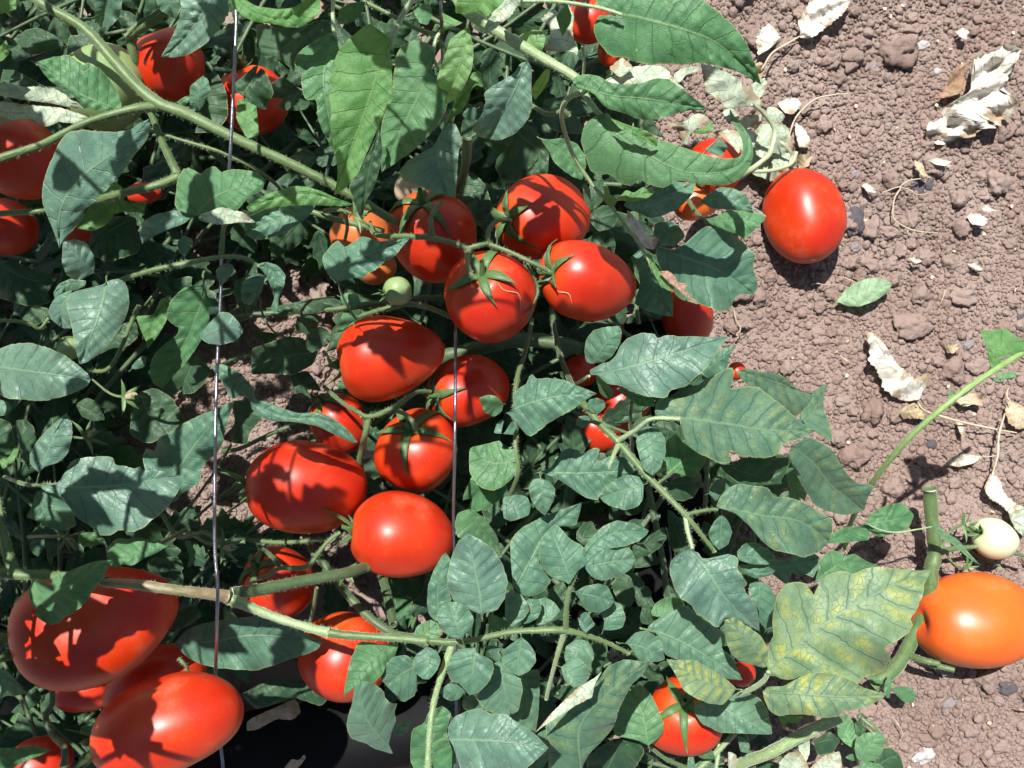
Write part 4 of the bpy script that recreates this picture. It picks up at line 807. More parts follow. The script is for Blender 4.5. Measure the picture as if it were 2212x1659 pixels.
20 d .16 .16 b 0|560,1160 520,1370|500,1200 580,1150 600,1200 590,1300 520,1372 500,1300
20 l .24 .245 B8 0|590,1195 640,1340|588,1195 620,1200 640,1270 690,1290 660,1340 610,1320
20 l .24 .235 e 0|680,1290 930,1240|680,1290 740,1230 790,1250 850,1210 932,1240 880,1285 760,1310
20 p .25 .24 B8 0|750,1365 820,1480 900,1610|745,1358 790,1400 850,1470 870,1530 905,1470 945,1480 952,1560 912,1622 860,1602 800,1520 750,1440
20 Y .23 .22 B8 0|470,1200 490,1350|455,1200 480,1180 510,1260 515,1350 485,1340 465,1280
21 n .24 .235 B8 0|960,100 1060,170 1200,310|950,100 1010,95 1060,130 1070,170 1140,180 1120,220 1210,305 1170,300 1080,220 1000,160
21 l .235 .235 B8 0|900,0 980,200|870,-20 900,-10 930,60 980,130 1060,200 1020,230 960,190 920,120
21 b .245 .26 E1 0|515,700 600,580 702,458|482,690 468,620 480,540 530,480 600,460 695,452 712,490 700,570 650,650 590,690 515,700
21 s .262 .272 E1 0|495,775 640,750 900,680 1402,523|585,690 630,690 680,640 700,580 750,530 830,500 925,498 922,542 980,520 1050,508 1070,525 1160,520 1280,525 1403,522 1360,580 1300,670 1240,750 1190,790 1140,840 1060,860 1013,872 1018,918 930,918 850,905 760,870 690,835 620,832 570,790 540,760 510,772 500,740 560,710
21 b .27 .28 E1 0|-80,1030 100,960 300,910 553,890|10,1000 0,920 50,850 100,830 108,770 137,763 155,800 230,790 330,800 420,840 553,890 480,930 400,990 330,1030 240,1080 180,1130 120,1172 0,1212 -90,1195 -70,1110 0,1060
21 Y .27 .262 E2 0|1010,1050 1090,1050 1400,1090 1659,1130 1965,1132|925,1030 930,960 960,920 1090,925 1150,900 1210,830 1290,780 1380,730 1452,722 1442,790 1388,882 1470,850 1560,840 1622,858 1659,900 1700,930 1780,990 1850,1060 1920,1110 1965,1134 1880,1182 1800,1200 1740,1230 1730,1282 1650,1312 1540,1300 1480,1302 1400,1240 1372,1205 1420,1270 1437,1354 1340,1340 1250,1300 1180,1260 1100,1200 1073,1130 1095,1080 1080,1055 1000,1055
21 b .255 .265 E2 8|878,1095 910,1260 908,1422|880,1100 820,1130 803,1200 820,1280 850,1380 910,1424 960,1380 997,1280 992,1180 950,1120
21 b .245 .24 E1 6|485,985 602,950|500,930 550,918 602,940 604,980 560,1022 510,1017 483,970
21 b .24 .235 E1 6|510,1045 412,1092|412,1092 430,1040 480,1033 510,1050 500,1090 460,1117
21 b .22 .225 c 0|130,1405 400,1410 640,1400 804,1385|290,1320 300,1268 370,1243 435,1260 442,1292 530,1238 600,1250 608,1280 540,1310 560,1332 650,1290 740,1308 805,1385 770,1420 660,1450 595,1520 565,1560 560,1585 480,1570 380,1500 290,1440 200,1408 130,1412 250,1375
21 b .26 .25 E1 10|862,1480 720,1520 568,1562|568,1560 620,1490 680,1440 760,1418 825,1428 850,1480 858,1560 820,1622 740,1647 640,1622 590,1592
21 b .24 .235 c 10|185,1432 200,1560 215,1685|108,1500 130,1450 180,1438 240,1460 282,1510 272,1580 240,1640 213,1685 160,1640 120,1570
21 b .22 .22 c 0|-60,1600 120,1640|-60,1560 50,1548 100,1560 122,1620 110,1680 0,1720 -60,1700
21 g .225 .22 E4 0|950,1475 1050,1380 1190,1260|1000,1190 1070,1148 1100,1200 1180,1260 1262,1300 1240,1362 1190,1430 1110,1462 1060,1440 1060,1400 1030,1420 960,1425 930,1470 960,1400 985,1300
21 d .20 .19 e 0|960,1480 1230,1470|955,1480 1100,1430 1222,1398 1233,1470 1180,1562 1100,1592 1020,1562
21 d .235 .225 e 0|1330,1340 1500,1400 1720,1480|1320,1330 1350,1350 1440,1352 1480,1305 1659,1315 1800,1300 1780,1400 1720,1480 1640,1480 1560,1512 1480,1482 1400,1422
21 b .22 .215 e 8|1270,1540 1435,1482|1278,1510 1320,1450 1380,1438 1437,1480 1370,1522 1320,1592 1285,1562
21 d .225 .215 e 0|900,915 1080,900 1262,765|880,900 1020,912 1100,860 1190,800 1245,750 1265,800 1200,862 1100,922 940,945
21 b .225 .23 e 0|1230,760 1330,690 1455,577|1240,700 1290,650 1390,590 1458,575 1405,650 1392,740 1270,792 1230,770
21 g .235 .225 E1 0|640,850 780,900 925,960|680,850 720,860 820,900 925,920 925,978 820,972 780,942 720,900
21 g .23 .20 e 0|545,772 590,850 640,925|540,780 575,775 620,830 655,870 658,905 615,925 570,890
22 g .245 .23 E8 8|-0,0 40,0|0,0
31 Y .235 .215 e 0|-180,740 0,800 285,895|-210,760 -150,725 -50,750 60,760 120,790 160,840 200,870 250,885 288,885 292,920 250,980 180,1047 100,990 0,910 -110,860
31 Y .18 .155 e 0|200,1100 300,1000 390,828|392,828 362,900 360,1000 412,1110 423,1252 350,1212 300,1172 300,1130 190,1060 280,920 285,880 330,850
31 Y .215 .16 e 0|130,1220 300,1350 420,1500 640,1660|135,1270 200,1200 260,1168 330,1200 400,1240 440,1290 490,1380 540,1440 590,1482 660,1468 690,1500 650,1560 620,1650 500,1682 400,1659 300,1620 200,1450 150,1350
31 d .2 .19 e 0|-40,1330 130,1340|-60,1290 100,1288 143,1330 100,1402 50,1452 -60,1480
31 g .17 .15 e 0|110,1370 200,1560|108,1380 160,1368 200,1440 260,1520 220,1640 140,1580 130,1480
32 y .255 .262 E7 0|-10,1045 150,900 400,700 700,530 1064,368|0,1060 -10,950 5,850 45,800 22,700 40,620 60,530 110,470 200,447 270,458 305,500 290,560 300,590 310,500 340,440 430,388 530,378 528,422 620,368 700,358 800,365 900,370 990,380 1064,367 1020,450 1000,550 960,640 918,700 948,745 900,800 830,850 738,880 790,930 798,970 750,1032 680,1062 598,1060 602,1132 540,1090 450,1050 350,1040 250,1050 150,1090 100,1092 60,1062
32 y .262 .27 E7 0|-60,1160 200,1180 500,1200 765,1182|-20,1130 100,1130 150,1100 250,1050 350,1038 450,1053 540,1090 620,1140 700,1160 766,1182 740,1212 680,1240 620,1270 560,1287 490,1280 480,1312 400,1337 300,1320 200,1310 60,1322 0,1282 -30,1200
32 g .19 .18 e 0|300,450 500,330 722,352|320,392 340,300 400,248 482,260 492,290 560,268 640,320 724,352 620,375 530,425 430,400 340,450 305,455
32 b .21 .20 e 0|-60,320 150,340 335,300|-80,300 100,312 200,270 290,263 333,290 332,360 300,402 290,465 250,400 200,410 155,390 122,475 50,420 0,370 -80,355
32 g .16 .15 e 0|370,200 600,100|375,170 480,100 600,88 665,130 652,182 560,192 460,202 372,203
32 d .13 .13 e 0|0,760 60,650|-60,700 30,600 60,720 30,840 -40,860
22 b .278 .272 D7 0|385,465 330,300 240,95|365,470 350,450 290,440 240,410 185,350 173,270 190,190 240,110 290,80 330,122 380,180 450,212 480,250 470,320 430,370 400,425
22 b .282 .28 D7 0|405,430 520,230 660,140 886,120|425,380 450,300 460,240 500,180 590,90 680,53 780,73 888,118 870,152 820,190 740,220 600,242 540,282 480,345
22 b .285 .282 D7 0|465,365 620,330 804,300|475,350 530,260 620,235 720,216 780,250 804,310 770,372 690,422 590,447 520,422 488,390
22 b .272 .27 D7 8|402,515 540,550 665,578|405,520 470,480 560,463 620,480 650,540 665,580 630,622 570,652 500,647 450,580
22 b .265 .262 D6 8|480,785 440,690|428,690 450,660 500,638 542,670 542,730 500,772 470,782 438,740
22 b .255 .25 D6 10|590,765 660,580|560,650 600,640 660,578 710,600 737,680 720,750 660,767 590,765 600,700
22 b .248 .245 D6 12|0,755 30,520|-45,540 0,498 60,540 100,590 112,640 80,690 0,748 -45,700
22 b .24 .24 D6 0|80,730 150,560|100,560 180,568 192,630 165,690 100,725 50,722
22 b .232 .23 D6 0|150,730 312,640|130,560 200,545 270,580 315,640 260,700 200,732 150,730 180,640
22 b .265 .262 D6 16|60,800 30,1063|62,810 110,850 150,910 157,970 110,1032 45,1064 0,1042 -60,990 -62,900 0,850
22 b .25 .252 D6 8|492,820 350,985|338,940 350,870 410,828 485,825 520,880 533,940 500,1012 430,962 352,987
22 b .262 .268 D8 6|305,1000 370,1040 440,1137|315,1010 370,960 440,948 490,1000 507,1060 470,1122 400,1137 340,1092
22 b .26 .262 D6 14|715,850 850,880 990,955|740,840 800,780 870,768 930,800 972,860 992,955 960,968 880,972 820,952 770,882
22 s .272 .262 E5 0|1140,235 1230,330 1400,580 1604,770|1145,250 1080,258 1030,310 1018,400 1050,490 1090,562 1130,582 1160,602 1200,672 1242,682 1300,732 1352,763 1370,740 1368,680 1430,690 1500,720 1560,750 1604,772 1600,690 1580,600 1530,540 1488,478 1528,503 1520,450 1480,400 1458,360 1472,300 1400,258 1320,253 1262,312 1230,300 1200,248 1170,270
22 b .235 .23 e 10|860,760 1000,800 1200,900 1494,1088|875,745 960,680 1050,638 1110,600 1180,640 1230,690 1300,732 1372,780 1393,862 1340,875 1400,910 1440,970 1494,1092 1400,1082 1300,1052 1200,1000 1080,960 1000,930 950,860 950,800
22 g .20 .2 e 0|910,675 1112,600|898,645 930,590 1000,548 1092,558 1113,600 1050,652 950,682 908,672
22 d .19 .19 e 0|870,725 895,585|828,680 850,600 893,583 903,650 940,702 880,732 838,722
22 y .262 .272 E7 10|1465,1150 1250,1100 1000,953|997,953 1080,960 1180,958 1260,1000 1340,1050 1400,1090 1455,1145 1420,1192 1370,1252 1280,1242 1180,1202 1110,1152 1060,1052
22 y .265 .272 E7 0|1659,1010 1560,870 1374,668|1374,668 1450,688 1540,750 1612,800 1652,870 1662,960 1640,1012 1560,992 1480,972 1420,922 1385,820
22 Y .245 .265 d 0|460,1740 440,1400 620,1180 888,968|210,1420 240,1330 330,1250 430,1200 540,1120 620,1000 720,953 800,963 890,968 850,1052 780,1112 740,1182 690,1282 660,1392 580,1492 500,1562 460,1640 440,1740 300,1740 230,1700 250,1500
22 w .285 .29 d 0|582,1035 430,1200 148,1432|148,1432 250,1310 330,1230 430,1135 530,1078 582,1033 532,1130 520,1200 420,1250 300,1332 200,1392
22 Y .215 .205 d 0|60,1040 100,1250 60,1440|-40,1060 60,1035 180,1015 178,1150 172,1300 153,1432 60,1445 0,1380 -60,1200
22 Y .23 .22 d 0|230,1400 240,1600 120,1680|155,1440 220,1408 272,1450 262,1560 200,1660 100,1690 200,1540
22 g .185 .175 e 12|885,1520 850,1320 770,1160|740,1150 830,1118 902,1180 952,1290 985,1372 978,1432 935,1480 885,1515 820,1482 750,1462 680,1502 655,1400 700,1270
22 d .16 .15 d 0|700,1500 600,1700|480,1600 600,1500 720,1470 830,1500 900,1600 960,1720 700,1760 500,1720
22 b .205 .225 e 0|1188,1232 1400,1290 1665,1440|1190,1230 1250,1228 1350,1253 1430,1180 1500,1163 1580,1190 1640,1240 1662,1300 1690,1445 1500,1435 1350,1432 1230,1372 1180,1300
22 Y .16 .16 E13 0|1468,1455 1520,1565|1458,1450 1500,1458 1542,1510 1532,1565 1480,1552
22 g .17 .165 E13 0|1110,1460 1300,1600|1110,1460 1200,1520 1300,1545 1320,1600 1230,1600 1160,1540
22 b .165 .16 e 0|1160,1700 1160,1520|1130,1700 1140,1600 1160,1510 1180,1600 1200,1720
22 w .12 .12 e 0|1420,1700 1400,1560|1400,1550 1450,1570 1470,1640 1430,1720 1400,1650
22 Y .14 .13 e 0|1190,1660 1330,1660|1180,1640 1240,1600 1330,1640 1330,1720 1190,1720
22 b .215 .21 e 0|1610,400 1600,740|1540,440 1659,468 1720,560 1700,740 1620,762 1600,640 1535,520
22 b .235 .23 e 0|1455,290 1700,300|1455,260 1500,208 1560,193 1659,240 1720,300 1659,342 1550,337 1470,312
22 b .25 .245 E1 8|1360,15 1350,248|1270,140 1310,60 1360,15 1402,60 1428,130 1400,212 1340,248 1290,190
22 b .22 .225 e 0|1465,350 1600,400 1720,380|1465,340 1659,343 1720,360 1680,412 1580,432 1500,392
22 Y .26 .245 E8 0|1320,-35 1600,20 1860,60 2055,190|1325,-30 1340,-90 1400,-160 1480,-185 1560,-170 1659,-160 1700,-95 1780,-100 1900,-60 2005,10 2080,45 2075,130 2050,200 2000,252 1900,297 1800,270 1700,250 1610,180 1550,100 1450,10
22 b .235 .215 d 0|15,500 120,320 230,130 452,-62|5,480 -5,330 -15,200 30,130 80,90 200,30 330,-20 454,-62 425,60 380,160 340,120 290,90 240,100 190,190 173,330 220,400 255,450 200,522 100,552 50,530
22 b .235 .245 d 0|770,90 965,12|770,70 870,80 965,10 942,110 900,137 860,120
22 d .20 .19 d 0|790,270 1000,110|775,225 880,160 985,95 1003,170 960,232 880,282 800,295
22 d .22 .21 d 0|440,200 500,60|418,130 460,70 520,58 545,120 585,130 520,192 460,217 418,180
22 d .17 .17 d 0|360,500 260,640 200,760|240,500 340,440 370,560 340,680 260,760 200,700
22 d .15 .15 d 0|800,560 700,400|690,380 770,420 800,520 790,620 700,600 650,500
22 d .19 .19 d 0|560,1000 540,830|500,860 600,800 620,880 600,980 520,1030
22 d .17 .17 d 0|430,1230 300,1140|250,1180 300,1120 400,1130 430,1200 350,1240
12 s .28 .285 D6 14|1462,665 1440,480 1368,138|1450,662 1380,630 1280,580 1238,480 1243,380 1270,280 1310,190 1368,137 1440,170 1540,240 1602,350 1633,450 1612,560 1562,642 1490,655
12 b .285 .28 D6 8|1338,832 1300,720 1238,586|1345,822 1270,812 1200,762 1170,690 1190,620 1240,583 1310,583 1370,620 1413,690 1402,750 1352,792
12 b .245 .25 D6 0|1180,720 1180,480 1228,262|1108,600 1115,480 1150,380 1200,290 1229,262 1265,310 1245,400 1250,500 1270,580 1200,640 1180,710 1150,700 1120,660
12 b .268 .272 D6 10|1108,868 1120,980 1122,1085|1100,878 1040,920 1012,980 1030,1040 1080,1082 1122,1086 1172,1030 1198,960 1170,900 1120,875
12 b .266 .262 D6 16|1428,868 1410,1000 1382,1188|1415,880 1330,880 1260,940 1233,1020 1260,1092 1320,1112 1382,1188 1440,1172 1512,1100 1543,1020 1530,950 1480,925 1435,915
12 g .235 .25 d 0|910,858 750,960 568,1198|660,850 700,838 830,860 928,850 890,962 850,980 820,1052 762,1112 700,1110 640,1140 567,1198 580,1100 610,960
12 b .245 .235 d 0|1160,960 1000,1020 830,1130|885,940 1000,920 1030,958 1042,1040 1100,1080 1160,1080 1120,1140 1080,1182 1040,1182 970,1227 930,1227 900,1180 850,1132 808,1080 830,1000
12 b .235 .27 d 0|890,1560 730,1360 655,1120|638,1140 690,1093 760,1108 830,1160 832,1200 870,1242 920,1235 980,1228 984,1262 920,1282 888,1290 912,1350 880,1420 858,1500 890,1570 760,1532 720,1502 620,1472 588,1410 593,1330 620,1250
12 b .255 .262 D9 0|1350,1160 1190,1165|1188,1160 1250,1108 1312,1120 1355,1160 1320,1212 1260,1227 1210,1200
12 s .285 .30 D9 4|1230,1475 1500,1480 1700,1500 1896,1530|1245,1460 1238,1400 1280,1330 1370,1288 1450,1268 1530,1310 1620,1308 1700,1370 1760,1400 1820,1450 1898,1530 1800,1622 1659,1750 1500,1760 1400,1740 1320,1692 1280,1600 1290,1520
12 g .225 .23 d 0|1140,1620 1120,1450 1210,1258|1000,1500 1010,1410 1090,1368 1120,1290 1210,1256 1265,1300 1235,1420 1250,1480 1290,1600 1270,1740 1060,1740 1000,1610
12 b .185 .18 d 0|-520,850 -300,840 0,800 425,836|0,675 60,690 200,740 430,838 400,890 330,920 230,950 100,1000 0,1030 -130,1020 -250,1012 -350,990 -450,940 -530,850 -450,760 -330,720 -150,690
12 b .2 .195 d 0|880,1440 1005,1338|878,1425 930,1360 1008,1336 990,1422 930,1455
12 b .245 .24 D6 12|1580,930 1600,1100 1650,1300|1540,960 1600,985 1700,1010 1730,1150 1700,1290 1640,1320 1560,1312 1480,1282 1420,1202 1500,1112
12 Y .22 .215 d 0|1350,1180 1500,1310|1338,1270 1328,1200 1400,1178 1480,1280 1502,1312 1380,1292
12 g .2 .18 c 0|1400,0 1450,100 1580,230|1285,80 1310,0 1400,-20 1480,40 1560,150 1605,300 1540,232 1450,182 1370,132 1315,185
12 g .225 .22 D6 0|1010,870 1180,720|1015,820 1040,740 1130,698 1182,720 1203,800 1120,862 1060,850
12 b .235 .23 D6 6|1480,860 1640,960|1475,862 1560,868 1642,900 1655,1000 1600,982 1530,942
12 g .225 .225 D6 0|1480,780 1650,700|1475,710 1520,660 1600,690 1655,730 1600,782 1520,772
12 d .12 .11 d 0|-60,1180 200,1100 480,1180|-100,1180 100,1080 300,1090 500,1180 420,1260 250,1200 100,1250 0,1280
12 t .10 .10 d 0|-60,1380 120,1330 285,1240|-60,1360 0,1320 120,1270 250,1210 275,1240 290,1300 230,1350 140,1340 0,1412 -60,1420
12 t .09 .09 d 0|180,1659 320,1580|180,1659 230,1600 280,1610 310,1570 325,1590 290,1640 240,1680
12 d .06 .06 d 0|300,1680 590,1620|280,1680 400,1650 592,1612 580,1680 400,1740
02 g .27 .28 d 0|265,612 400,500 560,410 727,312|690,310 600,322 480,370 360,410 342,440 332,482 280,450 240,440 190,470 183,530 210,600 240,682 290,717 340,732 400,717 412,682 460,665 520,622 570,570 610,500 670,420 728,312
02 g .245 .25 D18 6|1082,226 880,260 715,350|690,300 690,230 760,170 830,177 900,163 1000,190 1084,222 1020,262 930,302 860,347 800,340 740,367 712,340
02 b .26 .25 d 0|-60,1020 60,1090 178,1170|-60,980 0,1010 60,1040 120,1110 179,1172 110,1192 40,1190 0,1217 -60,1160
02 g .22 .21 d 0|-60,1600 150,1560 332,1543|-60,1530 100,1528 200,1513 280,1530 334,1543 250,1582 170,1612 80,1662 -60,1720
02 g .2 .2 d 0|150,520 100,650|90,600 100,560 150,530 172,590 140,632 95,652
02 d .17 .165 d 0|1280,620 1110,760|1098,762 1130,650 1200,598 1280,618 1312,670 1250,722 1170,762
02 d .15 .15 d 0|290,170 230,300|190,230 210,180 285,178 292,222 250,292 215,270
02 d .15 .15 d 0|310,190 330,352|300,190 350,208 358,260 330,354 305,300
02 g .17 .165 d 0|500,190 640,170|480,150 560,130 660,130 680,180 620,220 540,230
02 d .15 .14 d 0|850,60 1040,200|780,120 900,40 1020,80 1060,180 960,190 860,170
02 g .19 .19 d 0|1200,180 1240,370|1195,190 1230,180 1270,260 1250,340 1210,367 1230,290
02 d .17 .17 d 0|1310,150 1420,30|1290,120 1340,40 1400,60 1440,120 1430,190 1340,200
02 d .15 .14 d 0|1160,300 900,300|980,300 1100,290 1180,310 1100,340 980,330
02 g .14 .13 d 0|1450,610 1545,705|1448,608 1500,640 1550,700 1450,712
02 l .06 .05 d 0|520,1440 600,1350|515,1440 525,1390 610,1345 625,1370 570,1450
02 l .05 .05 d 0|70,1340 150,1290|60,1340 100,1310 150,1285 140,1340 110,1420
11 b .245 .24 c 0|-200,740 0,960 200,1045 450,1060 656,1206|-30,900 0,930 80,950 180,990 280,1020 380,1012 450,1028 530,1070 600,1130 657,1200 640,1215 560,1182 480,1142 400,1102 300,1082 200,1072 100,1072 50,1052 0,1022 -40,980
11 b .245 .24 AR1 6|8,60 110,110 120,372|0,50 70,38 140,60 192,120 182,200 150,262 140,352 118,374 95,340 120,272 90,182 60,120
11 b .225 .22 AR1 0|40,125 0,280|-140,200 -60,150 0,128 62,128 40,222 -20,330 -90,300
11 g .225 .225 CR1 6|545,262 680,305|545,260 600,233 660,248 681,302 640,342 590,337 550,302
11 g .215 .21 CR1 6|645,405 545,450|540,440 560,370 610,367 648,405 600,452 560,482 532,462
11 d .19 .18 c 0|250,380 400,480|245,420 300,378 370,388 408,430 390,502 320,502 255,480
11 d .205 .20 c 6|480,520 320,600|318,540 360,478 430,452 483,500 460,562 420,602 360,627 318,590
11 d .16 .14 c 0|405,620 200,650 -30,690|-30,600 100,558 200,518 300,528 405,620 370,702 300,742 240,772 100,762 -30,770
11 d .13 .12 c 0|100,350 400,280 500,270|50,340 200,310 400,270 520,260 560,310 400,370 200,380
11 d .12 .11 c 0|0,520 160,510|-40,500 60,490 160,508 60,560
11 d .14 .14 c 0|230,780 330,860|220,770 330,740 420,820 500,900 400,950 290,880 250,900
11 g .22 .225 c 4|1605,960 1445,925|1445,920 1500,898 1560,908 1605,960 1592,1012 1540,1042 1480,1012
11 g .19 .18 c 0|1659,1340 1500,1330 1385,1200|1385,1200 1360,1330 1390,1240 1480,1220 1590,1193 1602,1250 1680,1230 1740,1320 1659,1442 1620,1482 1540,1522 1450,1502 1380,1402
11 g .17 .16 c 0|1600,1400 1400,1570|1340,1560 1400,1420 1500,1368 1580,1398 1640,1450 1602,1562 1500,1642 1400,1660 1345,1630
11 b .21 .205 c 0|1560,1150 1720,1160|1540,1150 1570,1060 1659,1060 1700,1120 1659,1160 1600,1140
11 d .12 .11 c 0|700,1400 760,1600|690,1330 740,1290 790,1400 830,1480 780,1560 700,1480
30 w .03 .03 h 0|-10,700 50,760 100,740|0,690 60,698 112,750 92,792 30,800 -30,780
30 w .028 .025 h 0|0,800 60,900 90,960|-60,800 30,800 90,800 122,880 142,960 90,1000 20,990 -60,960
30 w .035 .03 h 0|60,900 140,960 180,1040|60,900 130,930 182,1010 172,1080 120,1070 150,1010
30 w .022 .02 h 0|-60,1080 60,1190|-100,1090 0,1070 100,1090 90,1150 50,1195 0,1150
20 w .05 .045 h 0|1480,640 1600,560 1640,520|1430,640 1500,590 1560,540 1640,500 1660,560 1600,640 1520,690
20 w .04 .05 h 0|1560,860 1500,930 1440,900|1400,900 1440,850 1530,840 1600,870 1570,940 1500,980 1430,950
20 t .03 .03 h 0|1400,880 1300,870|1310,850 1400,835 1470,850 1480,900 1420,885 1330,890
20 w .03 .035 h 0|1600,900 1640,1000|1560,880 1620,850 1665,900 1680,980 1640,1040 1580,1000
30 w .018 .02 h 0|-100,1000 0,950 150,1100|-90,820 0,785 120,810 165,990 185,1080 130,1150 90,1195 0,1170 -120,1120 -100,960
31 l .20 .195 m 10|1455,745 1480,600 1700,540|1356,473 1440,485 1540,468 1620,530 1700,560 1760,600 1760,640 1640,648 1560,665 1512,660 1502,720 1450,752 1430,680 1420,610 1410,560
31 k .21 .215 m 0|1470,800 1620,780|1465,800 1520,755 1590,748 1618,790 1560,797
31 k .20 .20 m 0|1440,790 1530,830|1440,790 1480,795 1530,830 1480,820
31 k .20 .19 m 0|1190,960 1195,868|1168,1000 1173,880 1190,866 1207,885 1212,930 1180,990
31 k .19 .19 m 0|1230,980 1310,960|1230,975 1270,955 1315,960 1270,972
32 g .09 .085 m 6|625,80 780,60 947,15|620,90 680,0 780,-50 870,-60 948,18 920,90 850,132 720,162 660,132
32 k .11 .12 m 0|640,20 752,20|640,20 700,8 754,20 720,40 670,36
32 k .09 .07 m 0|1060,92 1200,200 1375,345|1055,92 1100,83 1150,135 1230,175 1290,250 1377,347 1300,300 1210,220 1120,160
32 k .08 .085 k 4|590,1615 640,1520 725,1435|560,1530 570,1470 630,1430 725,1428 758,1470 742,1560 690,1612 620,1622 575,1600
32 k .07 .06 k 6|550,1530 500,1420 480,1320|450,1380 470,1330 510,1308 560,1370 577,1450 552,1532 500,1502 453,1450
32 k .07 .07 k 4|592,1595 500,1585|498,1590 540,1565 590,1580 590,1607 540,1612
32 k .08 .085 k 4|590,1650 700,1700|575,1650 640,1618 720,1630 755,1660 740,1740 600,1760
32 d .05 .045 e 0|700,1650 840,1560|680,1620 740,1530 800,1528 862,1590 885,1680 760,1740
32 d .07 .07 e 0|590,1500 620,1400|560,1340 620,1300 640,1400 610,1480 570,1440
32 g .045 .04 j 6|805,1142 960,1200|805,1138 880,1128 940,1150 962,1190 940,1237 880,1232 835,1190
32 k .05 .05 j 0|790,1060 775,1210|758,1100 792,1045 802,1090 790,1205 768,1205 750,1150
32 k .045 .045 j 0|650,1060 760,1120|640,1060 700,1070 765,1120 700,1110
32 w .13 .12 e 0|150,1720 180,1560|70,1620 130,1560 205,1548 240,1600 262,1660 250,1740 80,1740
32 w .13 .13 e 0|300,1740 464,1550|268,1660 350,1590 464,1548 480,1622 475,1740 280,1740
32 w .12 .11 e 0|220,1640 260,1480|190,1500 270,1470 272,1560 240,1640 215,1600
32 d .10 .10 e 0|300,1500 460,1460|290,1480 400,1420 470,1480 420,1560 320,1580
32 l .14 .14 e 0|60,1330 240,1340|60,1320 240,1325 180,1370 120,1360 110,1420
"""
nleaf = 0
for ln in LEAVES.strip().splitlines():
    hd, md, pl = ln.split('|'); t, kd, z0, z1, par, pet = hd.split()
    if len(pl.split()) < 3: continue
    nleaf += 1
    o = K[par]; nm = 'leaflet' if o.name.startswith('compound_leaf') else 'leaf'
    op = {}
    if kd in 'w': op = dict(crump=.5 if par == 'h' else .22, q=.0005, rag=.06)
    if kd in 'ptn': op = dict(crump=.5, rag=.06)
    build_leaf(nm, kd, float(z0), float(z1), tile(t, md), tile(t, pl), o, opts=op, petiole=float(pet), seed=nleaf)
